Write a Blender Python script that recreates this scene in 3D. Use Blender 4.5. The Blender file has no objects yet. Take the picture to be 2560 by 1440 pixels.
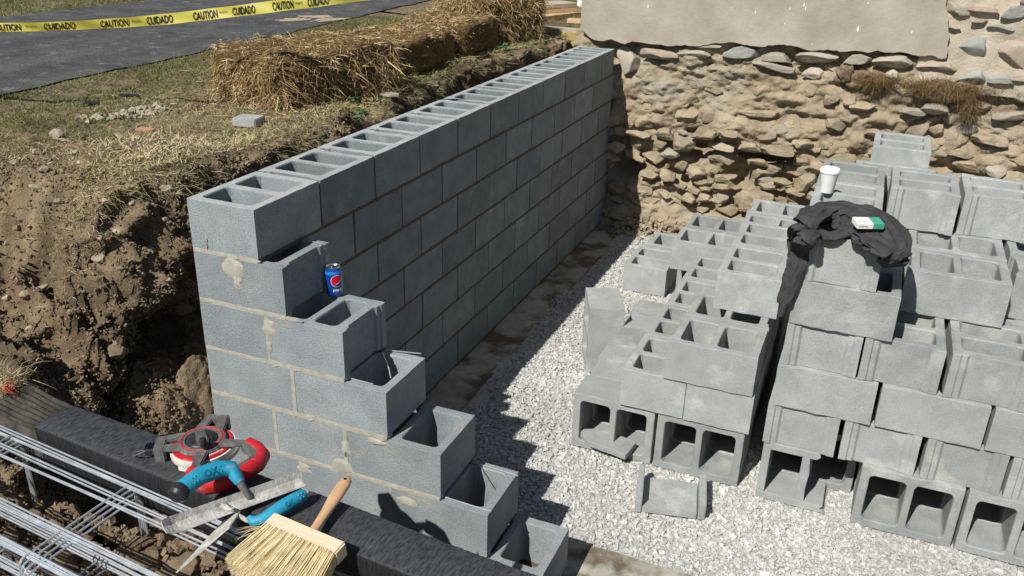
import bpy, bmesh, math, random
import numpy as np
from mathutils import Vector, Matrix, noise as mnoise

random.seed(7); rng = np.random.default_rng(7)
S = bpy.context.scene; COL = S.collection
R_ = math.radians

# ------------------------------------------------------------------ camera
CAM = Vector((2.23275388, -2.32938922, 0.99933286)); FPX = 2178.4059
RIGHT = Vector((0.92089045, 0.38893326, 0.02630023))
DOWN = Vector((0.17870556, -0.36124085, -0.91518816))
FWD = Vector((-0.3464464, 0.84748803, -0.40216778))
cd = bpy.data.cameras.new('camera'); cam = bpy.data.objects.new('camera', cd); COL.objects.link(cam)
cd.sensor_width = 36; cd.lens = 36 * FPX / 2560; cd.clip_start = .05; cd.clip_end = 400
cam.matrix_world = Matrix(((RIGHT.x, -DOWN.x, -FWD.x, CAM.x), (RIGHT.y, -DOWN.y, -FWD.y, CAM.y), (RIGHT.z, -DOWN.z, -FWD.z, CAM.z), (0, 0, 0, 1)))
S.camera = cam

# ------------------------------------------------------------------ sky, sun, exposure
LIGHT = Vector((0.25, 0.95, -1.0)).normalized()
w = bpy.data.worlds.new('World'); S.world = w; w.use_nodes = True
nt = w.node_tree; sky = nt.nodes.new('ShaderNodeTexSky'); sky.sky_type = 'NISHITA'; sky.sun_disc = False
sky.sun_elevation = math.asin(-LIGHT.z); sky.sun_rotation = math.atan2(-LIGHT.x, -LIGHT.y)
sky.air_density = 1.0; sky.dust_density = .8; sky.ozone_density = 1.5
bg = nt.nodes['Background']; bg.inputs[1].default_value = 0.050; nt.links.new(sky.outputs[0], bg.inputs[0])
sl = bpy.data.lights.new('sun', 'SUN'); sl.energy = 5.0; sl.angle = R_(.5); sl.color = (1, .965, .90)
so = bpy.data.objects.new('sun', sl); COL.objects.link(so); so.rotation_euler = LIGHT.to_track_quat('-Z', 'Y').to_euler(); so.location = (-3, -9, 10)
S.view_settings.view_transform = 'Standard'; S.view_settings.look = 'None'; S.view_settings.exposure = 0.12; S.view_settings.gamma = 1

# ------------------------------------------------------------------ helpers
def ray(u, v): return RIGHT * ((u - 1280) / FPX) + DOWN * ((v - 720) / FPX) + FWD
def at(u, v, ax, val):
    d = ray(u, v); i = 'xyz'.index(ax); return CAM + d * ((val - CAM[i]) / d[i])
def az(u, v, z): return at(u, v, 'z', z)
def smooth(a, b, x):
    t = np.clip((np.asarray(x, float) - a) / (b - a), 0, 1); return t * t * (3 - 2 * t)
def _h(i, j, k):
    n = (i * 374761393 + j * 668265263 + k * 2147483647 + 1013904223) & 0xffffffff
    n = ((n ^ (n >> 13)) * 1274126177) & 0xffffffff
    n = ((n ^ (n >> 16)) * 2246822519) & 0xffffffff
    return ((n ^ (n >> 15)) & 0xffff) / 65535.0
def vnoise(p):
    p = np.asarray(p, float); f = np.floor(p); i = f.astype(np.int64); t = p - f; t = t * t * t * (t * (t * 6 - 15) + 10)
    r = 0
    for a in (0, 1):
        for b in (0, 1):
            for c in (0, 1):
                wgt = (t[:, 0] if a else 1 - t[:, 0]) * (t[:, 1] if b else 1 - t[:, 1]) * (t[:, 2] if c else 1 - t[:, 2])
                r = r + wgt * _h(i[:, 0] + a, i[:, 1] + b, i[:, 2] + c)
    return r * 2 - 1
def fbm(p, octv=4, gain=.5):
    p = np.asarray(p, float); a = 1; s = 0
    for o in range(octv): s = s + a * vnoise(p * 2.03 ** o + 17.3 * o); a *= gain
    return s
def tag(o, label=None, cat=None, group=None, kind=None):
    if label: o['label'] = label
    if cat: o['category'] = cat
    if group: o['group'] = group
    if kind: o['kind'] = kind
    return o
def thing(name, loc, label, cat, group=None):
    o = bpy.data.objects.new(name, None); COL.objects.link(o); o.location = loc; o.empty_display_size = .05
    return tag(o, label, cat, group)
def link(name, me, parent=None, mat=None):
    if mat is not None and not me.materials: me.materials.append(mat)
    o = bpy.data.objects.new(name, me); COL.objects.link(o)
    if parent is not None:
        o.parent = parent; o.matrix_parent_inverse = parent_inv(parent)
    return o
def parent_inv(p):
    m = Matrix.LocRotScale(p.location, p.rotation_euler, p.scale)
    if p.parent is not None: m = p.parent.matrix_parent_inverse.inverted() @ m if False else parent_world(p)
    return m.inverted()
def parent_world(p):
    m = Matrix.LocRotScale(p.location, p.rotation_euler, p.scale)
    if p.parent is not None: return parent_world(p.parent) @ p.matrix_parent_inverse @ m
    return m
def npmesh(name, V, F, mat=None, smooth_=False, tint=None):
    V = np.asarray(V, np.float32); F = np.asarray(F, np.int32); n = F.shape[1]
    me = bpy.data.meshes.new(name); me.vertices.add(len(V)); me.vertices.foreach_set('co', V.ravel())
    me.loops.add(F.size); me.loops.foreach_set('vertex_index', F.ravel())
    me.polygons.add(len(F)); me.polygons.foreach_set('loop_start', np.arange(0, F.size, n, dtype=np.int32))
    me.polygons.foreach_set('use_smooth', np.full(len(F), smooth_))
    if tint is not None:
        a = me.attributes.new('tint', 'FLOAT', 'POINT'); a.data.foreach_set('value', np.asarray(tint, np.float32))
    me.update(calc_edges=True); me.validate()
    if mat: me.materials.append(mat)
    return me
def grid_faces(a, b):
    i = np.arange(a * b).reshape(a, b)
    return np.stack([i[:-1, :-1], i[1:, :-1], i[1:, 1:], i[:-1, 1:]], -1).reshape(-1, 4)

class MB:
    def __init__(s): s.v = []; s.f = []
    def add(s, vs, fs):
        o = len(s.v); s.v += [Vector(v) for v in vs]; s.f += [tuple(i + o for i in f) for f in fs]; return s
    def box(s, a, b, M=None):
        x0, y0, z0 = a; x1, y1, z1 = b
        vs = [Vector(p) for p in ((x0,y0,z0),(x1,y0,z0),(x1,y1,z0),(x0,y1,z0),(x0,y0,z1),(x1,y0,z1),(x1,y1,z1),(x0,y1,z1))]
        if M is not None: vs = [M @ v for v in vs]
        return s.add(vs, [(3,2,1,0),(4,5,6,7),(0,1,5,4),(1,2,6,5),(2,3,7,6),(3,0,4,7)])
    def tube(s, pts, r, n=6, cap=True, M=None, flat=1.0, upv=None):
        pts = [Vector(p) for p in pts]; m = len(pts)
        rs = r if isinstance(r, (list, tuple)) else [r] * m
        vs = []; u = None
        for i, p in enumerate(pts):
            d = (pts[min(i+1, m-1)] - pts[max(i-1, 0)]).normalized()
            if u is None:
                ref = Vector(upv) if upv is not None else (Vector((0,0,1)) if abs(d.z) < .9 else Vector((1,0,0)))
                u = (ref - d * ref.dot(d)).normalized()
            else: u = (u - d * u.dot(d)).normalized()
            q = d.cross(u)
            for k in range(n):
                a = 2 * math.pi * k / n; vs.append(p + (u * math.cos(a) * flat + q * math.sin(a)) * rs[i])
        fs = [(i*n+k, i*n+(k+1) % n, (i+1)*n+(k+1) % n, (i+1)*n+k) for i in range(m-1) for k in range(n)]
        if cap: fs += [tuple(reversed(range(n))), tuple(range((m-1)*n, m*n))]
        if M is not None: vs = [M @ v for v in vs]
        return s.add(vs, fs)
    def lathe(s, prof, n=32, M=None, cap=False):
        vs = [Vector((r*math.cos(2*math.pi*k/n), r*math.sin(2*math.pi*k/n), z)) for r, z in prof for k in range(n)]
        if M is not None: vs = [M @ v for v in vs]
        m = len(prof)
        fs = [(i*n+k, i*n+(k+1) % n, (i+1)*n+(k+1) % n, (i+1)*n+k) for i in range(m-1) for k in range(n)]
        if cap: fs += [tuple(reversed(range(n))), tuple(range((m-1)*n, m*n))]
        return s.add(vs, fs)
    def prism(s, poly, z0, z1, M=None):
        n = len(poly); vs = [Vector((x, y, z0)) for x, y in poly] + [Vector((x, y, z1)) for x, y in poly]
        if M is not None: vs = [M @ v for v in vs]
        fs = [tuple(reversed(range(n))), tuple(range(n, 2*n))] + [(i, (i+1) % n, n+(i+1) % n, n+i) for i in range(n)]
        return s.add(vs, fs)
    def mesh(s, name, mat=None, bevel=0, seg=2, smooth_=False):
        me = bpy.data.meshes.new(name); bm = bmesh.new()
        vs = [bm.verts.new(v) for v in s.v]
        for f in s.f:
            try: bm.faces.new([vs[i] for i in f])
            except ValueError: pass
        bmesh.ops.remove_doubles(bm, verts=bm.verts, dist=1e-6)
        bmesh.ops.recalc_face_normals(bm, faces=bm.faces)
        if bevel:
            es = [e for e in bm.edges if len(e.link_faces) == 2 and e.calc_face_angle(0) > .6]
            bmesh.ops.bevel(bm, geom=es, offset=bevel, segments=seg, affect='EDGES', clamp_overlap=True)
        bmesh.ops.triangulate(bm, faces=[f for f in bm.faces if len(f.verts) > 4])
        for f in bm.faces: f.smooth = smooth_
        if smooth_:
            for e in bm.edges:
                if len(e.link_faces) == 2 and e.calc_face_angle(0) > .7: e.smooth = False
        bm.to_mesh(me); bm.free()
        if mat: me.materials.append(mat)
        return me
    def build(s, name, mat, parent=None, **k): return link(name, s.mesh(name, mat, **k), parent)

# ------------------------------------------------------------------ materials
def hexc(c): return (c[0], c[1], c[2], 1)
def mat(name, c1, c2, scale=15, rough=.85, bump=.0, bscale=150, bdist=.003, c3=None, c3scale=5, c3lo=.58, c3hi=.7, fine=.0, fscale=400, rand=.0,
        metal=0, spec=.35, tint=None, stretch=None, lo=.35, hi=.65, coat=0, detail=6):
    m = bpy.data.materials.new(name); m.use_nodes = True; n = m.node_tree.nodes; l = m.node_tree.links; b = n['Principled BSDF']
    geo = n.new('ShaderNodeNewGeometry'); vec = geo.outputs['Position']
    if stretch:
        mp = n.new('ShaderNodeMapping'); mp.inputs['Scale'].default_value = stretch[0]; mp.inputs['Rotation'].default_value = stretch[1] if len(stretch) > 1 else (0,0,0)
        mp.vector_type = 'TEXTURE'; mp.inputs['Scale'].default_value = [1/x for x in stretch[0]]
        l.new(vec, mp.inputs[0]); vec = mp.outputs[0]
    def nz(sc, det=detail, ro=.6):
        t = n.new('ShaderNodeTexNoise'); t.inputs['Scale'].default_value = sc; t.inputs['Detail'].default_value = det; t.inputs['Roughness'].default_value = ro
        l.new(vec, t.inputs['Vector']); return t.outputs['Fac']
    def ramp(fac, pts):
        r = n.new('ShaderNodeValToRGB'); e = r.color_ramp.elements
        while len(e) < len(pts): e.new(.5)
        for q, (p, c) in zip(e, pts): q.position = p; q.color = hexc(c)
        l.new(fac, r.inputs[0]); return r.outputs[0]
    def mix(kind, fac, a, bb):
        x = n.new('ShaderNodeMix'); x.data_type = 'RGBA'; x.blend_type = kind
        if isinstance(fac, float): x.inputs[0].default_value = fac
        else: l.new(fac, x.inputs[0])
        for s_, v in ((x.inputs[6], a), (x.inputs[7], bb)):
            if isinstance(v, tuple): s_.default_value = v
            else: l.new(v, s_)
        return x.outputs[2]
    if tint:
        a = n.new('ShaderNodeAttribute'); a.attribute_name = 'tint'; col = ramp(a.outputs['Fac'], tint)
        if scale: col = mix('MULTIPLY', 1.0, col, ramp(nz(scale), [(lo, c1), (hi, c2)]))
    else: col = ramp(nz(scale), [(lo, c1), (hi, c2)])
    if c3: col = mix('MIX', ramp(nz(c3scale), [(c3lo, (0,0,0)), (c3hi, (1,1,1))]), col, hexc(c3))
    if fine: col = mix('MULTIPLY', 1.0, col, ramp(nz(fscale, 2), [(.3, (1-fine,)*3), (.7, (1+fine,)*3)]))
    if rand:
        oi = n.new('ShaderNodeObjectInfo'); col = mix('MULTIPLY', 1.0, col, ramp(oi.outputs['Random'], [(0, (1-rand,)*3), (1, (1+rand,)*3)]))
    l.new(col, b.inputs['Base Color']); b.inputs['Roughness'].default_value = rough; b.inputs['Metallic'].default_value = metal
    b.inputs['Specular IOR Level'].default_value = spec
    if coat: b.inputs['Coat Weight'].default_value = coat
    if bump:
        bp = n.new('ShaderNodeBump'); bp.inputs['Strength'].default_value = bump; bp.inputs['Distance'].default_value = bdist
        l.new(nz(bscale, 5, .65), bp.inputs['Height']); l.new(bp.outputs[0], b.inputs['Normal'])
    return m

K = {}
K['blk_wall'] = mat('block_fresh_shaded', (.175,.205,.216), (.24,.272,.28), 7, .92, .7, 200, .005, c3=(.29,.32,.325), c3scale=5, c3lo=.6, c3hi=.72, fine=.22, fscale=170, rand=.12)  # fresh long-wall blocks, base colour darkened to carry the inner face's shade
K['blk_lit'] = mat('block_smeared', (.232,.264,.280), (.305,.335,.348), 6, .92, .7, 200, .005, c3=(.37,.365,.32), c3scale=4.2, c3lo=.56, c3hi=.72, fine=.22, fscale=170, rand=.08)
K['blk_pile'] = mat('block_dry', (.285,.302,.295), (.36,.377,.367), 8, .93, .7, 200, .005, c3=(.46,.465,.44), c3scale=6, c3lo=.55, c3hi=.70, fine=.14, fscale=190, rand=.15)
K['blk_top'] = mat('block_sunlit_top', (.34,.365,.365), (.43,.45,.445), 12, .93, .7, 200, .005, fine=.2, fscale=170, rand=.06)  # sunlight painted into the colour: lighter top faces for the top course
K['mortar'] = mat('mortar', (.34,.325,.265), (.45,.435,.37), 25, .95, .6, 200, .004)
K['mortar_dark'] = mat('mortar_brown', (.085,.066,.046), (.135,.108,.078), 25, .95, .6, 200, .004)  # darker brown mortar for long-wall and inner-side joints
K['footing'] = mat('footing_concrete', (.30,.285,.24), (.44,.425,.37), 6, .9, .4, 80, .005, c3=(.14,.108,.072), c3scale=4.2, c3lo=.46, c3hi=.58)
K['gravel'] = mat('crushed_stone', (.8,.8,.8), (1.1,1.1,1.1), 90, .85, 0, tint=[(0,(.29,.285,.262)),(.25,(.41,.41,.385)),(.6,(.50,.50,.475)),(1,(.63,.63,.605))])
K['gravel_bed'] = mat('crushed_stone_bed', (.36,.345,.31), (.52,.51,.48), 60, .95, .8, 90, .01)
DIRT = [(.0,(.095,.068,.040)),(.35,(.165,.122,.074)),(.7,(.245,.188,.12)),(1,(.33,.265,.18))]
K['ground'] = mat('soil_and_turf', (.62,.62,.62), (1.28,1.25,1.2), 11, .97, .9, 60, .012, tint=DIRT, fine=.18, fscale=130)
K['clod'] = mat('clod_soil', (.14,.10,.062), (.27,.205,.132), 14, .97, .9, 90, .008, rand=.12)
K['rock_tan'] = mat('field_stone_tan', (.27,.215,.142), (.42,.35,.245), 9, .95, 1.0, 45, .014, c3=(.31,.28,.225), c3scale=6, rand=.16)
K['rock_pale'] = mat('field_stone_pale', (.30,.25,.175), (.43,.375,.28), 12, .9, .5, 80, .006, rand=.12)
K['earth_wall'] = mat('earthy_mortar', (.265,.205,.13), (.42,.35,.245), 4, .96, 1.0, 40, .016, c3=(.345,.305,.235), c3scale=2.5, c3lo=.5, c3hi=.62, fine=.12, fscale=120)
K['pointing'] = mat('lime_pointing', (.40,.345,.26), (.52,.46,.37), 9, .95, .8, 60, .01)
K['stone_blue'] = mat('stone_blue_grey', (.225,.228,.205), (.315,.315,.285), 10, .85, .5, 70, .006, rand=.15)
K['stone_pink'] = mat('stone_pinkish', (.33,.265,.21), (.43,.36,.295), 10, .88, .5, 70, .006, rand=.12)
K['stone_grey'] = mat('stone_warm_grey', (.30,.262,.208), (.41,.365,.298), 10, .88, .6, 70, .007, rand=.15)
K['stucco'] = mat('stucco', (.33,.298,.238), (.42,.388,.322), 3.6, .93, .6, 30, .006, c3=(.31,.282,.23), c3scale=2.2, c3lo=.5, c3hi=.68, fine=.05, fscale=200)
K['asphalt'] = mat('asphalt', (.050,.051,.055), (.10,.10,.10), 3, .85, .6, 120, .008, c3=(.20,.19,.175), c3scale=9, c3lo=.56, c3hi=.72, fine=.5, fscale=70)
K['sand'] = mat('sand_spill', (.34,.27,.18), (.44,.36,.26), 20, .97)
GR = [(0,(.11,.09,.04)),(.3,(.14,.175,.06)),(.5,(.28,.26,.12)),(.75,(.47,.395,.23)),(1,(.62,.54,.35))]
K['grass'] = mat('grass_blades', (.8,.8,.8), (1.2,1.2,1.2), 3, .75, tint=GR, spec=.2)
K['roots'] = mat('brown_roots', (.8,.8,.8), (1.2,1.2,1.2), 3, .85, tint=[(0,(.07,.045,.02)),(.5,(.19,.125,.06)),(1,(.36,.26,.13))], spec=.15)
K['straw'] = mat('straw', (.8,.8,.8), (1.15,1.12,1.1), 6, .6, tint=[(0,(.15,.09,.04)),(.4,(.31,.21,.095)),(.75,(.49,.36,.18)),(1,(.70,.57,.34))], spec=.35)
K['straw_core'] = mat('straw_core', (.06,.035,.013), (.26,.165,.065), 45, .9, 1.0, 60, .02, stretch=((1,1,2.5),))
K['timber'] = mat('charred_timber', (.008,.009,.011), (.026,.028,.032), 22, .5, .8, 50, .004, stretch=((9,.7,.7),(0,0,-.08)), spec=.5)
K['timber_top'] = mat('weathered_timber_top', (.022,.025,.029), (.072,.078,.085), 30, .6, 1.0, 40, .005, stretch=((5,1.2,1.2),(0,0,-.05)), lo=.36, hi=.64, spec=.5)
K['groove'] = mat('ribbed_end', (.026,.024,.021), (.085,.076,.062), 16, .92, .8, 110, .006)
K['galv'] = mat('galvanised_wire', (.50,.54,.57), (.70,.74,.77), 30, .32, metal=.6, spec=.5)
K['red'] = mat('red_rubber', (.42,.012,.02), (.56,.02,.03), 18, .42, .1, 90, .002, c3=(.42,.16,.13), c3scale=26, c3lo=.58, c3hi=.74, spec=.4)
K['greyplas'] = mat('grey_plastic', (.075,.075,.072), (.14,.138,.13), 22, .6, .3, 120, .002, c3=(.27,.265,.25), c3scale=34, c3lo=.54, c3hi=.74)
K['blackplas'] = mat('black_plastic', (.015,.017,.02), (.035,.037,.042), 30, .4)
K['white'] = mat('white_print', (.72,.72,.70), (.80,.80,.78), 12, .6)
K['tapeblade'] = mat('tape_ribbon', (.62,.61,.55), (.76,.75,.69), 30, .5)
K['blue'] = mat('blue_rubber', (.015,.25,.40), (.03,.33,.50), 14, .5, .15, 150, .002, c3=(.26,.30,.28), c3scale=30, c3lo=.6, c3hi=.72)
K['blue_dark'] = mat('blue_relief', (.008,.14,.24), (.012,.17,.29), 14, .55)
K['steel_mortar'] = mat('mortar_caked_steel', (.33,.32,.29), (.58,.57,.53), 28, .8, .9, 110, .004, c3=(.66,.65,.62), c3scale=14)
K['wood_pale'] = mat('pale_wood', (.66,.53,.36), (.76,.64,.47), 9, .6, .2, 40, .002, stretch=((3,12,12),))
K['wood_handle'] = mat('handle_wood', (.50,.30,.16), (.62,.40,.235), 9, .5, .2, 40, .002, stretch=((10,2.5,10),))
K['bristle'] = mat('bristle', (.85,.85,.85), (1.1,1.1,1.1), 30, .65, tint=[(0,(.42,.30,.13)),(.4,(.66,.53,.28)),(1,(.82,.71,.46))])
K['bristle_mass'] = mat('bristle_mass', (.42,.32,.15), (.66,.54,.30), 60, .8, .8, 90, .004, stretch=((6,.8,.8),))
K['lumber'] = mat('sawn_lumber', (.50,.36,.20), (.66,.50,.31), 8, .75, stretch=((8,2,8),))
K['lumber_old'] = mat('weathered_board', (.40,.34,.26), (.50,.43,.34), 8, .8)
K['can'] = mat('can_blue', (.004,.04,.26), (.006,.06,.33), 5, .28, spec=.6, coat=.5)
K['can_light'] = mat('can_sky_blue', (.01,.17,.55), (.015,.2,.6), 5, .25, spec=.6, coat=.5)
K['alu'] = mat('aluminium', (.70,.70,.70), (.78,.78,.78), 30, .25, metal=1)
K['dark'] = mat('dark_opening', (.004,.004,.004), (.008,.008,.008), 5, .9)
K['logo_red'] = mat('logo_red', (.55,.008,.02), (.6,.01,.025), 5, .35)
K['logo_blue'] = mat('logo_deep_blue', (.005,.018,.16), (.006,.02,.18), 5, .35)
K['foam'] = mat('white_foam', (.80,.80,.79), (.86,.86,.85), 20, .55, spec=.4)
K['cloth'] = mat('dark_fleece', (.040,.040,.043), (.066,.065,.067), 30, .95, .5, 420, .002, c3=(.075,.062,.055), c3scale=9, c3lo=.6, c3hi=.75, spec=.15)
K['mint'] = mat('green_card', (.05,.33,.22), (.06,.37,.25), 20, .45)
K['card'] = mat('white_card', (.78,.78,.76), (.84,.84,.82), 20, .5)
K['tapeyel'] = mat('yellow_film', (.50,.455,.075), (.60,.55,.11), 3, .4, spec=.45)
K['ink'] = mat('black_ink', (.012,.012,.01), (.02,.02,.018), 8, .5)
K['kerb'] = mat('kerb_concrete', (.37,.31,.22), (.48,.42,.31), 8, .93, .4, 70, .005)
K['kerb_yel'] = mat('kerb_yellow', (.33,.255,.10), (.42,.33,.12), 12, .9, c3=(.38,.33,.24), c3scale=7, c3lo=.45, c3hi=.55)
K['leaf'] = mat('weed_leaf', (.06,.115,.04), (.11,.19,.075), 20, .6)
K['red_paint'] = mat('red_marking_paint', (.45,.06,.03), (.6,.10,.05), 30, .8)
K['terracotta'] = mat('terracotta', (.36,.20,.13), (.42,.25,.17), 20, .85)

# ------------------------------------------------------------------ ground: lawn, cut bank and trench in one sheet
def T(x, y):
    x = np.asarray(x, float); y = np.asarray(y, float)
    z = np.interp(y, [-60, -2, -1.0, -.75, -.5, -.32, -.2, -.08, .02, .4, 60], [-.8, -.76, -.70, -.56, -.48, -.42, -.34, -.12, -.01, .0, .0])
    k = smooth(1.3, 2.0, -x); return z * (1 - k) - .012 * k
def roadmask(x, y): return smooth(-1.85, -2.05, x) * (1 - smooth(5.0, 5.4, -x))
def lawn_z(x, y):
    x = np.asarray(x, float).ravel(); y = np.asarray(y, float).ravel(); o = np.zeros_like(x)
    a = .022 * fbm(np.stack([x*2.2, y*2.2, o], 1), 3) + .010 * fbm(np.stack([x*14, y*14, o+5], 1), 3)
    a = a + (.05 - .11*np.abs(fbm(np.stack([x*5.5, y*5.5, o+2], 1), 4, .6)) + .03*fbm(np.stack([x*21, y*21, o+2], 1), 3)) * smooth(.0, .15, -y) * (x > -1.4) * (x < .2) * smooth(1.2, .9, -y)
    return T(x, y) + a * (1 - roadmask(x, y))
pp = [(-.03,45),(-.03,20),(-.04,9),(-.06,6),(-.14,5.1),(-.30,4.5),(-.38,3.9),(-.40,3.2),(-.33,2.5),(-.27,2.0),(-.25,1.2),(-.28,.5),(-.36,.18),(-.40,-.08),(-.42,-.3),(-.40,-.48),(-.28,-.66),(-.1,-.82),(.12,-.93),(.5,-.97),(1.0,-1.0),(1.7,-1.02),(3,-1.05),(6,-1.1),(14,-1.1)]
def resample(pp):
    P = [Vector((a, b, 0)) for a, b in pp]; out = []
    for i in range(len(P)-1):
        L = (P[i+1]-P[i]).length; fine = P[i].y < 5.5 and P[i].x < 1.4
        st = .016 if fine else max(.05, L/14); n = max(1, int(L/st))
        p0 = P[max(i-1,0)]; p3 = P[min(i+2, len(P)-1)]
        for k in range(n):
            t = k/n
            if fine and i > 4:
                q = .5*((2*P[i]) + (P[i+1]-p0)*t + (2*p0-5*P[i]+4*P[i+1]-p3)*t*t + (-p0+3*P[i]-3*P[i+1]+p3)*t**3)
            else: q = P[i].lerp(P[i+1], t)
            out.append((q.x, q.y))
    out.append(pp[-1]); return np.array(out)
path = resample(pp); ns = len(path)
tg = np.gradient(path, axis=0); tg /= np.linalg.norm(tg, axis=1)[:, None]
for _ in range(25): tg[1:-1] = (tg[:-2] + tg[1:-1]*2 + tg[2:]) / 4
tg /= np.linalg.norm(tg, axis=1)[:, None]
nin = np.stack([-tg[:, 1], tg[:, 0]], 1)          # towards the pit
tout = np.concatenate([np.array([70, 40, 24, 15, 10, 7, 5.4, 4.6, 4, 3.5, 3, 2.6, 2.3, 2.05, 1.85, 1.7, 1.55, 1.4]), np.linspace(1.28, .0, 62)])
nb = 100; wv = np.linspace(0, 1, nb + 1)[1:]
px = path[:, 0]; py = path[:, 1]
corner = np.exp(-((py + .08)/.42)**4) * (px < .2) * (py < 1.2)
rows = []; tin = []
lipn = .035 * fbm(np.stack([px*4, py*4, py*0], 1), 3) * ((py < 4.6) & (px < 2))
for t in tout:
    k = math.exp(-(t/.18)**2)
    x = path[:, 0] - nin[:, 0]*(t - lipn*k); y = path[:, 1] - nin[:, 1]*(t - lipn*k)
    z = lawn_z(x, y) - .03*k
    rows.append(np.stack([x, y, z], 1))
    # bare soil at the lip and on the slope towards the camera
    bare = np.clip(math.exp(-(t/.10)**2) + smooth(.12, .35, -y) * .9 * (x > -1.2), 0, 1)
    n1 = fbm(np.stack([x*3, y*3, x*0+3], 1), 3)
    tin.append(np.clip(.40 + .22*n1 + .12*bare, 0.03, .95))
lip = rows[-1].copy()
for wq in wv:
    gen = .015 + .10*wq**1.4
    hol = .20*smooth(.0, .27, wq) - .27*np.exp(-((wq-.45)/.105)**2) + .16*smooth(.53, .66, wq) + .10*smooth(.85, 1, wq) + .05*(wq < .25)*math.sin(wq*4*math.pi)
    far = (py < -.7) * 1.0
    off = gen*(1-corner) + hol*corner + far*.45*smooth(.55, 1, wq) + lipn
    zz = lip[:, 2] + (-1.47 - lip[:, 2])*wq
    rows.append(np.stack([path[:, 0] + nin[:, 0]*off, path[:, 1] + nin[:, 1]*off, zz], 1)); tin.append(np.full(ns, .42))
# trench floor
for o_ in (.35, .6, 1.0):
    rows.append(np.stack([rows[-1][:, 0] + nin[:, 0]*.25, rows[-1][:, 1] + nin[:, 1]*.25, np.full(ns, -1.49)], 1)); tin.append(np.full(ns, .3))
V = np.stack(rows, 1); nt_ = V.shape[1]; TN = np.stack(tin, 1)
fi = len(tout)-1
d = np.stack([nin[:, 0], nin[:, 1], nin[:, 0]*0 + .25], 1)
sl = slice(fi-6, fi+nb)
q = V[:, sl].reshape(-1, 3)
amp = np.repeat(np.clip(np.concatenate([np.linspace(.1, 1, 7), np.ones(nb-1)]), 0, 1)[None], ns, 0).ravel()
near = np.repeat((.35 + .65*np.clip(corner*2, 0, 1))[:, None], nb+6, 1).ravel()
n1 = .55 - 1.5*np.abs(fbm(q*5.0, 3)); n2 = .4 - 1.2*np.abs(fbm(q*15, 3)); n3 = fbm(q*50, 3)
disp = amp*(.085*n1*near + .036*n2 + .014*n3)
D = np.repeat(d[:, None], nb+6, 1).reshape(-1, 3)
q2 = q + D*disp[:, None]; q2[:, 2] += amp*.02*fbm(q*11+9, 3)
gap = (q[:, 1] > -.02) & (q[:, 1] < 4.4); q2[gap, 0] = np.minimum(q2[gap, 0], -.012)
V[:, sl] = q2.reshape(ns, nb+6, 3)
TN[:, sl] = np.clip(.42 + .3*fbm(q*3+5, 3).reshape(ns, -1) + .15*fbm(q*25, 2).reshape(ns, -1), .02, 1)
gm = npmesh('ground', V.reshape(-1, 3), grid_faces(ns, nt_)[:, ::-1], K['ground'], True, TN.ravel())
ground = tag(link('ground', gm), kind='structure')
BANK = V

# road and far lawn
def sheet(name, left, right, y0, y1, m, z, n=120):
    ys = np.linspace(y0, y1, n); xs = np.linspace(0, 1, 24)
    g = np.array([[left(y)*(1-a) + right(y)*a, y, z] for y in ys for a in xs])
    return tag(link(name, npmesh(name, g, grid_faces(n, 24), m, True)), kind='structure')
def rn(y): return float(np.interp(y, [-30, -3, .94, 2.2, 3.63, 6.5, 12, 60], [-2.4, -2.05, -2.1, -2.18, -2.29, -2.57, -3.0, -7])) + .05*mnoise.noise((0, y*3.1, 2)) + .04*mnoise.noise((0, y*13, 2))
def rf(y): return float(np.interp(y, [-30, 60], [-4.75, -5.1])) + .05*mnoise.noise((4, y*2.3, 2))
road = sheet('road', rf, rn, -30, 60, K['asphalt'], -.002, 700)
for (u, v, a, b) in [(735, 49, .10, .045), (790, 42, .13, .04), (826, 49, .08, .05)]:
    c = az(u, v, .001); sandp = MB()
    pts = [(c.x + a*(1+.9*mnoise.noise((math.cos(k*.157)*2.2, math.sin(k*.157)*2.2, u)))*math.cos(k*.157) + b*math.sin(k*.157), c.y + b*4*(1+.9*mnoise.noise((math.cos(k*.157)*2.2, math.sin(k*.157)*2.2, u+7)))*math.sin(k*.157)) for k in range(40)]
    sandp.add([(x, y, .002) for x, y in pts], [tuple(range(40))]); tag(sandp.build('sand_spill', K['sand'], None), kind='structure')

# ------------------------------------------------------------------ stone meshes
def rock_mesh(name, seed, cuts=9, sub=3, rough=.08, flat=1.0, boxy=0):
    r = random.Random(seed); bm = bmesh.new(); bmesh.ops.create_icosphere(bm, subdivisions=sub, radius=1)
    pl = [(Vector((r.gauss(0,1), r.gauss(0,1), r.gauss(0,1))).normalized(), r.uniform(.5, .82)) for _ in range(cuts)]
    if boxy:
        for v in bm.verts:
            c_ = v.co; v.co = c_/((abs(c_.x)**boxy + abs(c_.y)**boxy + abs(c_.z)**boxy)**(1/boxy))
        pl = [(p_, d__*1.18) for p_, d__ in pl]
    for v in bm.verts:
        for nrm, dd in pl:
            e = v.co.dot(nrm) - dd
            if e > 0: v.co -= nrm*e*.97
        v.co += v.co.normalized()*rough*(mnoise.fractal(v.co*2.3 + Vector((seed*3.1, 0, 0)), 1.0, 2.0, 3) + .5*mnoise.fractal(v.co*6 + Vector((0, seed*3.1, 0)), .8, 2.0, 3))
    for f in bm.faces: f.smooth = True
    for e_ in bm.edges:
        if len(e_.link_faces) == 2 and e_.calc_face_angle(0) > .30: e_.smooth = False
    me = bpy.data.meshes.new(name); bm.to_mesh(me); bm.free(); return me
ROCK = [rock_mesh('stone', 10+i, 18, sub=4, rough=.085, boxy=4) for i in range(8)] + [rock_mesh('stone', 70+i, 16, sub=4, rough=.06, boxy=6) for i in range(6)]
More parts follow.
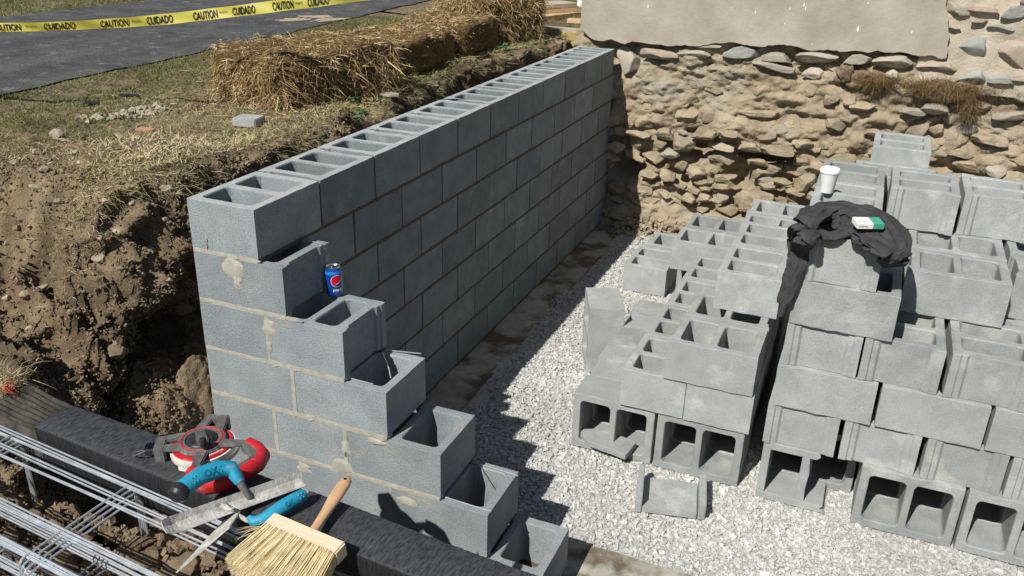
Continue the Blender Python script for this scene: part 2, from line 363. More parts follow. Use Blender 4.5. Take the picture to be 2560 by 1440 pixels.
ROCKLO = [rock_mesh('stone_small', 40+i, sub=2, rough=.1) for i in range(6)]
def rock_variant(i, m, lo=False, _c={}):
    k = (i, m.name, lo)
    if k not in _c:
        me = (ROCKLO if lo else ROCK)[i].copy(); me.materials.clear(); me.materials.append(m); _c[k] = me
    return _c[k]
def rock(name, p, s, m, parent=None, rot=None, lo=False, i=None):
    pool = ROCKLO if lo else ROCK
    me = rock_variant(random.randrange(8 if not lo else len(pool)) if i is None else i, m, lo)
    o = link(name, me, parent); o.location = p; o.scale = s
    o.rotation_euler = rot if rot is not None else (random.uniform(-.4, .4), random.uniform(-.4, .4), random.uniform(0, 6.28)); return o

# stones set in the cut bank
cand = [(i, j) for i in range(0, ns, 2) for j in range(fi+2, fi+nb-8) if path[i, 1] < 4.3 and path[i, 0] < .5]
for k in range(150):
    i, j = random.choice(cand)
    while random.random() > .15 + corner[i]: i, j = random.choice(cand)
    s = random.choice([.008, .010, .012, .014, .018, .026])
    rock('stone', BANK[i, j] - d[i]*s*.2, (s*random.uniform(.9, 1.7), s*random.uniform(.8, 1.3), s*random.uniform(.6, 1)), random.choice([K['rock_tan'], K['rock_pale'], K['clod'], K['clod']]), ground, lo=True)
BF = BANK.reshape(-1, 3); bq = BF - np.array(CAM); bd_ = bq @ np.array(FWD); BU = 1280 + FPX*(bq @ np.array(RIGHT))/bd_; BVv = 720 + FPX*(bq @ np.array(DOWN))/bd_
def on_bank(u, v, rad=9):
    k = np.where((np.abs(BU-u) < rad) & (np.abs(BVv-v) < rad) & (bd_ > .5))[0]
    return Vector(BF[k[np.argmin(bd_[k])]]) if len(k) else at(u, v, 'x', -.3)
rock('stone', on_bank(455, 768), (.055, .030, .036), K['clod'], ground, (.5, .6, .9), i=1)
rock('stone', on_bank(290, 888), (.035, .032, .035), K['clod'], ground, i=2)
for (u, v, s) in [(258, 590, .018), (300, 575, .020), (135, 510, .02), (355, 690, .016), (270, 510, .02), (330, 505, .018), (55, 735, .026), (415, 545, .015), (425, 705, .02), (15, 740, .016), (65, 815, .015)]:
    s *= .8; rock('stone', on_bank(u, v), (s*1.3, s, s*.8), random.choice([K['rock_tan'], K['rock_pale']]), ground)

# mound of spoil in the corner of the cut
def lump(name, c, r, m, seed, amp=.25, sub=6, parent=None):
    bm = bmesh.new(); bmesh.ops.create_icosphere(bm, subdivisions=sub, radius=1)
    co = np.array([v.co[:] for v in bm.verts]); sc = np.array(r)
    n = fbm(co*1.7+seed, 3)*amp + fbm(co*6+seed, 3)*amp*.38 + fbm(co*19+seed, 2)*amp*.14
    pos = co*(1+n)[:, None]*sc + np.array(c)
    F = np.array([[v.index for v in f.verts] for f in bm.faces]); bm.free()
    tn = np.clip(.5 + .9*n + .15*fbm(co*30, 2), 0, 1)
    return link(name, npmesh(name, pos, F, m, True, tn), parent)
MND = [((-.24, -.08, -1.08), (.22, .24, .36), 3.3, 6), ((-.11, .06, -1.02), (.10, .16, .30), 8.3, 5), ((-.05, -.30, -1.34), (.26, .26, .26), 5.3, 5)]
for c_, r_, sd_, sb_ in MND: lump('spoil_mound', c_, r_, K['ground'], sd_, .12, sub=sb_, parent=ground)
# crumbs of soil and small stones over the cut face and the slope
ii = np.random.default_rng(12); n = 62000
si = ii.choice([i for i in range(ns) if path[i, 1] < 1.5 and path[i, 0] < .3], n); jj = ii.integers(fi-34, fi+nb-2, n)
kk = (BANK[si, jj, 1] < .12) | (jj > fi-2); si = si[kk]; jj = jj[kk]; n = len(si)
# ------------------------------------------------------------------ footing and gravel floor
def rough_top(name, x0, x1, y0, y1, z, m, amp, seed, step=.02):
    nx = int((x1-x0)/step)+1; ny = int((y1-y0)/step)+1
    X, Y = np.meshgrid(np.linspace(x0, x1, nx), np.linspace(y0, y1, ny), indexing='ij')
    p = np.stack([X.ravel(), Y.ravel(), X.ravel()*0 + seed], 1)
    Z = z + amp*fbm(p*np.array([4, 4, 1]), 4); return npmesh(name, np.stack([p[:, 0], p[:, 1], Z], 1), grid_faces(nx, ny), m, True)
foot = thing('concrete_footing', (0, 0, -1.5), 'pale concrete footing strip running under the block wall', 'footing')
link('footing_strip', rough_top('footing_strip', -.12, .52, .47, 4.42, -1.424, K['footing'], .010, 2), foot)
link('footing_strip', rough_top('footing_strip', -.12, 5.5, -.14, .47, -1.424, K['footing'], .008, 5), foot)
tag(link('gravel_bed', rough_top('gravel_bed', .50, 7, .40, 4.9, -1.432, K['gravel_bed'], .010, 8, .03)), kind='structure')

def gravel(n, xr, yr, zf, size, keep, seed):
    g = np.random.default_rng(seed)
    x = g.uniform(*xr, n); y = g.uniform(*yr, n); k = keep(x, y, g); x = x[k]; y = y[k]; n = len(x)
    base = np.array([[-1,-1,-1],[1,-1,-1],[1,1,-1],[-1,1,-1],[-1,-1,1],[1,-1,1],[1,1,1],[-1,1,1]], float)
    Vv = base[None]*(1 + g.uniform(-.45, .25, (n, 8, 3)))
    Vv *= np.stack([g.uniform(.7, 1.4, n), g.uniform(.5, 1., n), g.uniform(.35, .75, n)], 1)[:, None]
    a = g.uniform(0, 6.28, n); b = g.normal(0, .5, n); c = g.normal(0, .5, n)
    def rot(Vv, a, i, j):
        o = Vv.copy(); ca = np.cos(a)[:, None]; sa = np.sin(a)[:, None]
        o[..., i] = Vv[..., i]*ca - Vv[..., j]*sa; o[..., j] = Vv[..., i]*sa + Vv[..., j]*ca; return o
    Vv = rot(rot(rot(Vv, b, 0, 2), c, 1, 2), a, 0, 1)
    s = size*np.exp(g.normal(0, .32, n)); Vv *= s[:, None, None]
    Vv += np.stack([x, y, zf(x, y) + g.uniform(0, 1, n)*size*1.3], 1)[:, None]
    bf = np.array([[0,2,1],[0,3,2],[4,5,6],[4,6,7],[0,1,5],[0,5,4],[1,2,6],[1,6,5],[2,3,7],[2,7,6],[3,0,4],[3,4,7]])
    F = (bf[None] + (np.arange(n)*8)[:, None, None]).reshape(-1, 3)
    return Vv.reshape(-1, 3), F, np.repeat(np.clip(g.normal(.58, .23, n), 0, 1), 8)
def keepg(x, y, g):
    nn = fbm(np.stack([x*5, y*5, x*0], 1), 3)
    ed = .535 + .05*nn + .06*np.exp(-((y-1.2)/.5)**2)
    p = smooth(-.09, .10, x - ed) * smooth(-.02, .035, y - .475 - .03*nn)
    p = np.where(y > 4.1, p*smooth(4.42, 4.1, y), p)
    return g.uniform(0, 1, len(x)) < p*np.where((y > 2.4) & (x > 1.3), .5, 1)
gv, gf, gt = gravel(150000, (.48, 5.0), (.42, 4.4), lambda x, y: -1.433 + .006*fbm(np.stack([x*4, y*4, x*0+8], 1), 2), .0061, keepg, 3)
ct = gv.reshape(-1, 8, 3).mean(1); gt = np.clip(gt + np.repeat(.16*fbm(ct*np.array([2.2, 2.2, 0]), 3), 8), 0, 1)
tag(link('gravel', npmesh('gravel', gv, gf, K['gravel'], False, gt)), 'loose pale crushed stone covering the floor of the excavation', 'gravel', kind='stuff')

cvx, cfx, _ = gravel(n, (0, 1), (0, 1), lambda a, b: a*0, .0042, lambda a, b, g_: np.ones(len(a), bool), 23)
g6 = np.random.default_rng(66); cen = BANK[si, jj] + g6.normal(0, .006, (n, 3)); nm = 2500
q6 = g6.normal(0, 1, (nm, 3)); q6 /= np.linalg.norm(q6, axis=1)[:, None]; q6[:, 2] = np.abs(q6[:, 2]); cen[:nm] = np.array(MND[0][0]) + q6*np.array(MND[0][1])*g6.uniform(.98, 1.07, (nm, 1))
cvx = cvx.reshape(n, 8, 3); cvx = cvx - cvx.mean(1)[:, None] + cen[:, None]
tag(link('soil_crumbs', npmesh('soil_crumbs', cvx.reshape(-1, 3), cfx, K['clod'], False), ground), kind='stuff')

# ------------------------------------------------------------------ concrete blocks
BL, BW, BH = .3955, .295, .1932
def block_mesh(name, m, fl=(True, True), seed=0, L=BL, chip=.0012, BH=BH):
    r = random.Random(seed); bm = bmesh.new()
    def dens(pts):
        out = []
        for i, p in enumerate(pts):
            q_ = pts[(i+1) % len(pts)]; n = max(1, int(math.dist(p, q_)/.03))
            out += [(p[0]+(q_[0]-p[0])*k/n, p[1]+(q_[1]-p[1])*k/n) for k in range(n)]
        return out
    hx, hy = L/2, BW/2; o = []
    def end(sgn, flg):
        e = []
        if flg:
            d_ = .016
            e = [(hx, -hy), (hx, -hy+.028), (hx-.006, -hy+.034), (hx-.006, -hy+.052), (hx-d_, -hy+.062), (hx-d_, hy-.062), (hx-.006, hy-.052), (hx-.006, hy-.034), (hx, hy-.028), (hx, hy)]
        else: e = [(hx, -hy), (hx, hy)]
        return e if sgn > 0 else [(-x, -y) for x, y in e]
    outer = dens(end(1, fl[1]) + end(-1, fl[0]))
    def rr(x0, x1, y0, y1, rad):
        pts = []
        for cx, cy, a0 in ((x1-rad, y0+rad, -90), (x1-rad, y1-rad, 0), (x0+rad, y1-rad, 90), (x0+rad, y0+rad, 180)):
            pts += [(cx + rad*math.cos(R_(a0+k*22.5)), cy + rad*math.sin(R_(a0+k*22.5))) for k in range(5)]
        return pts
    ew0 = .036 + (.016 if fl[0] else 0); ew1 = .036 + (.016 if fl[1] else 0)
    cores = [(-hx+ew0, -.016), (.016, hx-ew1)]
    def ins(p, k): 
        lx = abs(p[0]) > hx-.02; ly = abs(p[1]) > hy-.02
        return (p[0] - (k if lx else 0)*math.copysign(1, p[0]), p[1] - (k if ly else 0)*math.copysign(1, p[1]))
    cf = .0025 if chip > .0015 else .0011
    lev = [(0, cf), (cf*1.2, 0), (BH*.33, 0), (BH*.66, 0), (BH-cf*1.2, 0), (BH, cf)]
    loops = []
    for z, k in lev:
        j = chip if k else chip*.25
        loops.append([bm.verts.new((ins(p, k)[0] + r.uniform(-j, j), ins(p, k)[1] + r.uniform(-j, j), z + (r.uniform(-j, j*.3) if k else 0))) for p in outer])
    if chip > .0015:
        for _ in range(r.randrange(3, 7)):
            lp, zi = r.choice(((0, 1), (-1, -1))); ci = r.randrange(len(outer)); dd = r.uniform(.004, .011); w_ = r.choice((0, 1, 1, 2))
            for k in range(ci-w_, ci+w_+1):
                v = loops[lp][k % len(outer)]; f_ = 1 - abs(k-ci)/(w_+1)
                v.co.x -= math.copysign(dd*f_, v.co.x)*(abs(v.co.x) > hx-.02); v.co.y -= math.copysign(dd*f_, v.co.y)*(abs(v.co.y) > hy-.02); v.co.z += dd*.5*f_*(1 if lp == 0 else -1)
    def wall(a, b):
        n = len(a)
        for i in range(n): bm.faces.new((a[i], a[(i+1) % n], b[(i+1) % n], b[i]))
    for a, b in zip(loops, loops[1:]): wall(a, b)
    cl = []
    for x0, x1 in cores:
        ls = []
        for z, k in ((0, -.004), (BH*.5, -.002), (BH-.005, .0), (BH, -.003)):
            ls.append([bm.verts.new((x + r.uniform(-.001, .001), y + r.uniform(-.001, .001), z)) for x, y in rr(x0+k, x1-k, -hy+.036+k, hy-.036-k, .022)])
        for a, b in zip(ls, ls[1:]): wall(b, a)
        cl.append(ls)
    for top in (0, -1):
        es = []
        for lp in [loops[top]] + [c[top] for c in cl]:
            es += [bm.edges.get((lp[i], lp[(i+1) % len(lp)])) for i in range(len(lp))]
        bmesh.ops.triangle_fill(bm, use_beauty=True, use_dissolve=False, edges=es)
    bmesh.ops.recalc_face_normals(bm, faces=bm.faces)
    me = bpy.data.meshes.new(name); bm.to_mesh(me); bm.free(); me.materials.append(m); return me

# --- the laid wall
wall = thing('block_wall', (.15, .15, -1.42), 'grey concrete block wall with stepped short return, freshly laid in the excavation', 'block wall')
WB = {}
def wblock(kind, m, L):
    k = (kind, m.name, round(L, 3), random.randrange(2))
    if k not in WB: WB[k] = block_mesh('block', m, {'plain': (False, False), 'flange': (True, True), 'fl1': (False, True)}[kind], len(WB)+1, L, BH=CO-JB)
    return WB[k]
CO, MO, JT, JB = .2032, .4064, .0115, .0155
WEND = 4.372
def put_wall(kind, m, x0, x1, y0, y1, i):
    along = 'x' if (x1-x0) > (y1-y0) + .001 or (abs((y1-y0)-BW) < .002 and (x1-x0) != BW) else 'y'
    L = (x1-x0) if along == 'x' else (y1-y0)
    me_ = wblock(kind, m, L)
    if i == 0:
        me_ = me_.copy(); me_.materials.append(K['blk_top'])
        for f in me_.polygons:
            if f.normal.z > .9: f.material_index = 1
    o = link('block', me_, wall)
    o.location = ((x0+x1)/2 + random.uniform(-.0012, .0012), (y0+y1)/2 + random.uniform(-.0012, .0012), -(i+1)*CO + JB + random.uniform(-.001, .001))
    o.rotation_euler = (0, 0, (0 if along == 'x' else math.pi/2) + random.uniform(-.002, .002)); return o
mort = MB(); mortd = MB()
def bed(x0, x1, y0, y1, z0, z1, mb): mb.box((x0, y0, z0), (x1, y1, z1))
ends = {0: .295, 1: .397, 2: .635, 3: .806, 4: 1.022, 5: 1.212, 6: 1.43}
for i in range(7):
    zb = -(i+1)*CO
    if i % 2 == 0:
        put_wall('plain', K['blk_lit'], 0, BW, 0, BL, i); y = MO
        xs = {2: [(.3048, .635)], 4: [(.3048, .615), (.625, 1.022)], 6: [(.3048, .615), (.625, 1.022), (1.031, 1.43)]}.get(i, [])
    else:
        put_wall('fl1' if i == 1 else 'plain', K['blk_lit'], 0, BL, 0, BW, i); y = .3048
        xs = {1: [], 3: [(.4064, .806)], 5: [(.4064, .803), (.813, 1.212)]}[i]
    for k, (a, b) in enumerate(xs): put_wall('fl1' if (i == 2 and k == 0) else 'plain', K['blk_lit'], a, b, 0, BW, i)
    first = True
    while y < WEND - .05:
        y1 = min(y + (BL if (i % 2 == 0 or not first) else .3175), WEND); first = False
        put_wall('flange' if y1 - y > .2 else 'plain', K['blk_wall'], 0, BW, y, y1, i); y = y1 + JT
        if y < WEND: mortd.box((BW-.040, y-JT-.001, zb+JB), (BW-.002, y+.001, zb+CO-.004)); mortd.box((.006, y-JT-.001, zb+JB), (.040, y+.001, zb+CO-.005))
    # bed joints
    mortd.box((BW-.036, .0065, zb-.001), (BW-.0015, WEND-.003, zb+JB+.001)); mortd.box((.006, .0405, zb-.001), (.036, WEND-.003, zb+JB+.001))
    xe = ends[i]; mort.box((.001, -.0006, zb-.0022), (xe-.004, .0400, zb+JB+.0022))
    if xe > .4: mortd.box((BW+.001, BW-.036, zb-.0012), (xe-.004, BW-.004, zb+JB+.0012))
    # head joints of the short return
    hj = {2: [.3], 3: [.4017], 4: [.3, .62], 5: [.4017, .808], 6: [.3, .62, 1.0265]}.get(i, [])
    for x in hj: mort.box((x-JT/2-.0026, -.0004, zb+JB+.0022), (x+JT/2+.0026, .038, zb+CO-.0025)); mortd.box((x-JT/2-.001, BW-.038, zb+JB), (x+JT/2+.001, BW-.004, zb+CO-.002))
mort.build('mortar', K['mortar'], wall); mortd.build('mortar', K['mortar_dark'], wall)
# smears and squeezed-out mortar on the lit face
def smear(pts, m=K['mortar'], h=.0035):
    poly = [(p[0], p[1]) for p in pts]; n = len(poly); cx = sum(p[0] for p in poly)/n; cz = sum(p[1] for p in poly)/n
    V_ = [(cx, -h, cz)]; rings = 3; F_ = []
    for k in range(1, rings+1):
        f = k/rings
        for a, b in poly: V_.append((cx+(a-cx)*f + random.uniform(-.003, .003)*(k < rings), -h*(1-f**2) - (.0012 if k < rings else -.002), cz+(b-cz)*f))
    for j in range(n): F_.append((0, 1+j, 1+(j+1) % n))
    for k in range(rings-1):
        for j in range(n): a = 1+k*n+j; b = 1+k*n+(j+1) % n; F_.append((a, a+n, b+n, b))
    me = bpy.data.meshes.new('mortar_smear'); me.from_pydata(V_, [], F_)
    for f in me.polygons: f.use_smooth = True
    me.materials.append(m); return link('mortar_smear', me, wall)
def blob(cx, cz, rx, rz, seed, n=22):
    return [(cx + rx*(1+.45*mnoise.noise((seed, math.cos(k*6.283/n)*1.6, math.sin(k*6.283/n)*1.6)))*math.cos(k*6.283/n), cz + rz*(1+.45*mnoise.noise((seed+9, math.cos(k*6.283/n)*1.6, math.sin(k*6.283/n)*1.6)))*math.sin(k*6.283/n)) for k in range(n)]
for cx, cz, rx, rz, sd in [(.18,-.245,.055,.055,1),(.19,-.30,.022,.05,2),(.315,-.455,.035,.045,3),(.31,-.52,.016,.05,4),(.07,-.16,.006,.04,5),(.60,-.985,.05,.035,12),(.62,-.90,.022,.04,13),(.42,-1.05,.045,.03,14),(.88,-1.06,.05,.028,15),(.75,-.83,.045,.018,16)]:
    smear(blob(cx, cz, rx, rz, sd))
# ragged edges of the bed joints: short lumps along the lit beds
rg = MB()
for i in range(6):
    zb = -(i+1)*CO; x = .005
    while x < ends[i]-.02:
        ww = random.uniform(.03, .11); h = random.uniform(.001, .008)
        p = [(x, zb+JB*.5-h*.6), (x+ww*.5, zb+JB*.3-h*1.3), (x+ww, zb+JB*.5-h*.6), (x+ww*.8, zb+JB*.8+h*.4), (x+ww*.3, zb+JB*.8+h*.6)]
        dpt = random.uniform(.0010, .0034)
        rg.add([(a, -dpt, b) for a, b in p] + [(a, .006, b) for a, b in p], [(4,3,2,1,0)] + [(k, (k+1) % 5, 5+(k+1) % 5, 5+k) for k in range(5)]); x += ww*random.uniform(.8, 1.9)
rg.build('mortar', K['mortar'], wall)
# joint reinforcement wire ends
def wire(pts, r=.0024): MB().tube(pts, r, 6).build('reinforcing_wire', K['galv'], wall, smooth_=True)
z4 = -3*CO+.004; z6 = -5*CO+.004; z2 = -CO+.004
wire([(.33, .262, z2), (.38, .262, z2-.0), (.395, .25, z2)])
wire([(.636, .03, z4), (.735, .03, z4)]); wire([(.63, .275, z4), (.72, .29, z4+.004), (.79, .292, z4+.012)]); wire([(.64, .255, z4), (.70, .20, z4-.03), (.725, .17, z4-.05)])
wire([(1.02, .028, z6), (1.215, .022, z6)]); wire([(1.0, .27, z6), (1.22, .262, z6+.001)]); wire([(1.06, .268, z6), (1.12, .19, z6-.03), (1.15, .11, z6-.07)])

# --- loose blocks
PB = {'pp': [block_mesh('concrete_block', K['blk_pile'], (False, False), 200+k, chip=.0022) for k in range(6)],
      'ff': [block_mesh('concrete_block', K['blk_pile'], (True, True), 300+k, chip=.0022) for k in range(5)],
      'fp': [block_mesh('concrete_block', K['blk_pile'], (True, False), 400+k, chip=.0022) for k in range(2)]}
blocks = []
def blk(kind, x, y, z, o, label, group, jit=1):
    """x, y = low corner; o: 'x' long along x, 'y' long along y, 's' lying on its long side with the cores facing the front"""
    ob = link('concrete_block', random.choice(PB[kind])); blocks.append(ob)
    j = lambda a: random.uniform(-a, a)*jit
    if o == 'x': ob.location = (x+BL/2, y+BW/2, z); ob.rotation_euler = (0, 0, random.choice((0, math.pi))*(kind == 'ff' or kind == 'pp') + j(.0045))
    elif o == 'y': ob.location = (x+BW/2, y+BL/2, z); ob.rotation_euler = (0, 0, math.pi/2 + j(.0045))
    else: ob.location = (x+BL/2, y+BH, z+BW/2); ob.rotation_euler = (math.pi/2, 0, j(.006))
    ob.location.x += j(.003); ob.location.y += j(.005)
    return tag(ob, label, 'block', group)
ORD = ['', 'front', 'second', 'third', 'fourth', 'fifth', 'sixth', 'seventh', 'eighth', 'ninth', 'tenth', 'eleventh']
G0, G1, G2, G3, G4, G5, G6 = -1.42, -1.125, -.931, -.737, -.543, -.349, -.155
LG = 'blocks in the low pile beside the laid wall'; RG = 'blocks in the tall pile at the right'
for k in range(10):
    y = 1.135 + k*.2005
    if k < 6: blk('pp', 1.155 + .008*math.sin(k*2.1), y, G0, 's', 'grey block on its side, bottom layer of low pile, left column, %s row' % ORD[k+1], LG)
    blk('pp', 1.566, y, G0, 's', 'grey block on its side, bottom layer of low pile, right column, %s row' % ORD[k+1], LG) if k < 10 else None
for k in range(4): blk('pp', 1.380+.004*k, 1.118 + k*.402, G1, 'y', 'grey block lengthwise in second layer of low pile, left column, %s from front' % ORD[k+1] if k else 'grey block at the left front of second layer of low pile', LG)
for k in range(4): blk('pp', 1.680, 1.121 + k*.402, G1, 'y', 'grey block lengthwise in second layer of low pile, right column, %s from front' % ORD[k+1] if k else 'grey block at the right front of second layer of low pile', LG)
blk('fp', 1.569, 1.115, G2, 'x', 'wide grey block showing two open cores at front top of low pile', LG)
blk('ff', 1.575, 1.418, G2, 'x', 'grey block just behind the front top block of low pile, partly under the next layer', LG)
for k in range(2): blk('pp', 1.69, 1.715 + k*.402, G2, 'y', 'grey block in third layer of low pile under its topmost row, %s one' % ('nearer', 'farther')[k], LG)
blk('pp', 1.69, 1.535, G3, 'y', 'front block of the topmost row on low pile, overhanging blocks below', LG)
blk('pp', 1.685, 1.938, G3, 'y', 'second block of the topmost row on low pile, beside the dark sweatshirt sleeve', LG)
blk('pp', 1.20, 2.895, G1, 'x', 'grey block with two open cores near the back left of low pile', LG)
blk('pp', 1.205, 3.20, G1, 'x', 'rearmost left block of low pile with two open cores, nearest stone wall', LG)
for k in range(2): blk('pp', 1.20 + .0*k, 3.0 + k*.2005 + .14, G0, 's', 'grey block on its side under the back left of low pile, %s' % ('nearer', 'farther')[k], LG)
blk('pp', 1.61, 2.75, G1, 'x', 'grey block in second layer near the back right of low pile', LG)
blk('pp', 1.615, 3.06, G1, 'x', 'grey block in second layer at the back right of low pile', LG)
blk('pp', 1.61, 2.80, G2, 'x', 'grey block in third layer behind the topmost row of low pile', LG)
blk('ff', 1.60, 3.105, G2, 'x', 'highest rear block of low pile in front of stone wall', LG)
blk('pp', .845, 3.08, G0, 'y', 'separate grey block with two cores on the gravel left of low pile', LG)
blk('ff', .87, 3.53, G0, 'x', 'flanged grey block on gravel at the far left, behind the separate block', LG)
st = link('concrete_block', block_mesh('concrete_block', K['blk_pile'], (False, False), 777)); tag(st, 'grey block standing on its end on the gravel beside low pile', 'block', LG)
MS3 = Matrix(((0, 0, 1), (0, 1, 0), (-1, 0, 0))).transposed()    # columns: local X -> up, local Y -> y, local Z -> x
st.rotation_euler = (Matrix.Rotation(R_(23), 3, 'Z') @ Matrix(((0, 0, 1), (0, -1, 0), (1, 0, 0)))).to_euler()
cst = Vector((1.018, 2.035, G0+BL/2)); st.location = cst - (st.rotation_euler.to_matrix() @ Vector((0, 0, BH/2)))
# tall pile
for c, x in enumerate((2.455, 2.867)):
    for k in range(3): blk('pp', x, 1.09 + k*.2005, G0, 's', 'grey block on its side in bottom layer of tall pile, %s column, %s row' % (('left', 'right')[c], ORD[k+1]) if k else ('grey block with two dark cores facing front, bottom of tall pile, left one', 'grey block with dark core facing front, bottom right corner of picture')[c], RG)
for k in range(1, 7): blk('pp', 2.05, 1.10 + k*.2005, G0, 's', 'grey block on its side behind the broken one under tall pile, %s row' % ORD[k+1], RG)
for c, x in enumerate((2.040, 2.357, 2.671, 2.982)):
    for k in range(3 if c == 0 else 2): blk('ff', x, 1.095 + k*.403, G1, 'y', 'flanged block end in second layer of tall pile, %s from left%s' % (('first', 'second', 'third', 'fourth')[c], '' if k == 0 else ', set %s' % ('', 'one back', 'two back')[k]), RG)
for c, x in enumerate((2.050, 2.464, 2.877)):
    for k in range(4 if c == 0 else 3): blk('pp', x, 1.092 + k*.30, G2, 'x', 'plain-faced block in third layer of tall pile, %s from left%s' % (('first', 'second', 'third')[c], '' if k == 0 else ', row %s' % ORD[k+1]), RG)
for c, x in enumerate((2.063, 2.366, 2.686, 2.998)):
    for k in range(3): blk('fp' if c == 1 else 'ff', x, 1.10 + k*.403, G3, 'y', 'flanged block end in fourth layer of tall pile, %s from left%s' % (('first', 'second', 'third', 'fourth')[c], '' if k == 0 else ', set %s' % ('', 'one back', 'two back')[k]), RG)
blk('pp', 2.066, 1.095, G4, 'x', 'plain-faced block directly beneath the block draped with a dark sweatshirt', RG)
blk('pp', 2.066, 1.40, G4, 'x', 'block in fifth layer of tall pile, under the sweatshirt, second row', RG)
blk('pp', 2.066, 1.70, G4, 'x', 'block in fifth layer of tall pile, under the white cup, third row', RG)
blk('pp', 2.06, 2.0, G4, 'x', 'block in fifth layer of tall pile, behind the white cup, fourth row', RG)
blk('fp', 2.478, 1.43, G4, 'x', 'wide block with two open cores at right of the sweatshirt, fifth layer', RG)
blk('pp', 2.485, 1.735, G4, 'x', 'block in fifth layer directly behind the wide block right of the sweatshirt', RG)
blk('pp', 2.485, 2.04, G4, 'x', 'block in fifth layer of tall pile hidden under the upper flanged blocks', RG)
blk('fp', 2.90, 1.56, G4, 'x', 'block in fifth layer at the right edge of the picture', RG)
blk('pp', 2.90, 1.865, G4, 'x', 'block in fifth layer at the right edge of the picture, one row back', RG)
blk('ff', 2.070, 1.092, G5, 'y', 'flanged block draped with a dark sweatshirt on top of tall pile', RG)
blk('pp', 2.045, 1.555, G5, 'y', 'block carrying the white foam cup on top of tall pile', RG)
blk('pp', 2.043, 1.958, G5, 'y', 'block just behind the one carrying the white foam cup', RG)
blk('ff', 2.373, 1.965, G5, 'y', 'upper flanged block left of the right-edge one, behind the green and white packet', RG)
blk('ff', 2.688, 2.0, G5, 'y', 'upper flanged block at the right edge of the picture', RG)
blk('pp', 2.26, 2.775, G5, 'y', 'lone topmost block at the back of tall pile against stone wall', RG)
blk('pp', 2.19, 2.362, G5 - .06, 'x', 'low block peeking out left of the lone topmost block at the back', RG)
for k in range(4): blk('pp', 2.16+.01*k, 2.75, (G0, G1, G2+.0, G3)[k] + (.101 if k == 0 else 0), 'x', 'block under the lone topmost block at the back, layer %s' % ('one', 'two', 'three', 'four')[k], RG)
blk('pp', 2.2, 2.78, G4, 'x', 'block under the lone topmost block at the back, layer five', RG)

# broken block pieces
def broken(name, poly, z0, z1, M, label, mat_=K['blk_pile'], extra=None, jag=.006):
    rr_ = random.Random(len(poly)*7+1); mb = MB(); P2 = []
    for i, p in enumerate(poly):
        q_ = poly[(i+1) % len(poly)]; n = max(1, int(math.dist(p, q_)/.02))
        for k in range(n): P2.append((p[0]+(q_[0]-p[0])*k/n + rr_.uniform(-jag, jag)*.4, p[1]+(q_[1]-p[1])*k/n + rr_.uniform(-jag, jag)*.4))
    mb.prism(P2, z0, z1, M)
    if extra: extra(mb)
    o = mb.build(name, mat_, None, bevel=.0015, seg=1); return tag(o, label, 'broken block', 'broken block pieces')
# half block at the left front of the tall pile: U-section, cores facing front
hb = [(0, 0), (.285, 0), (.262, .012), (.275, .036), (.23, .04), (.205, .05), (.205, .245), (.215, .26), (.23, .26), (.242, .272), (.238, .285), (.245, .295), (0, .295)]
hole = [(.036, .045), (.036, .25), (.175, .25), (.175, .045)]
mb = MB()
MX = Matrix.Translation((2.047, 1.10+BH, G0)) @ Matrix.Rotation(math.pi/2, 4, 'X')
mb.prism([(0,0),(.30,0),(.275,.018),(.288,.036),(0,.036)], 0, BH, MX); mb.prism([(0,.2602),(.225,.2602),(.242,.275),(.236,.2948),(0,.2948)], 0, BH, MX)
mb.prism([(0,.0362),(.034,.0362),(.034,.26),(0,.26)], .0003, BH-.0003, MX); mb.prism([(.168,.0362),(.206,.0362),(.202,.10),(.208,.18),(.200,.26),(.168,.26)], .0003, BH-.0003, MX)
tag(mb.build('broken_concrete_block', K['blk_pile'], None, bevel=.002, seg=1), 'broken block with one dark core at the bottom left corner of tall pile', 'broken block', 'broken block pieces')
# U-shaped fragment lying on the gravel
MU = Matrix.Translation((1.578, .762, -1.418)) @ Matrix.Rotation(R_(12), 4, 'Z') @ Matrix.Diagonal((.86, .86, .86, 1))
mb = MB(); mb.prism([(.034,.0),(.31,.005),(.315,.262),(.2,.27),(.034,.258)], .0, .036, MU)
mb.prism([(0,-.004),(.034,-.008),(.034,.262),(.002,.256)], .0003, .115, MU); mb.prism([(.315,0),(.352,.006),(.356,.275),(.318,.27)], .0003, .095, MU)
tag(mb.build('broken_concrete_block', K['blk_pile'], None, bevel=.003, seg=2), 'U-shaped piece of broken block lying flat on the gravel by itself', 'broken block', 'broken block pieces')
MS = Matrix.Translation((0, 0, -1.415)) @ Matrix.Rotation(R_(2), 4, 'X')
sp = [tuple(az(u, v, -1.405)[:2]) for u, v in ((1445,1098),(1470,1128),(1508,1142),(1562,1162),(1588,1132),(1540,1112),(1490,1098))]
broken('block_shard', sp, 0, .03, MS, 'flat shard of block lying at the front left foot of low pile')

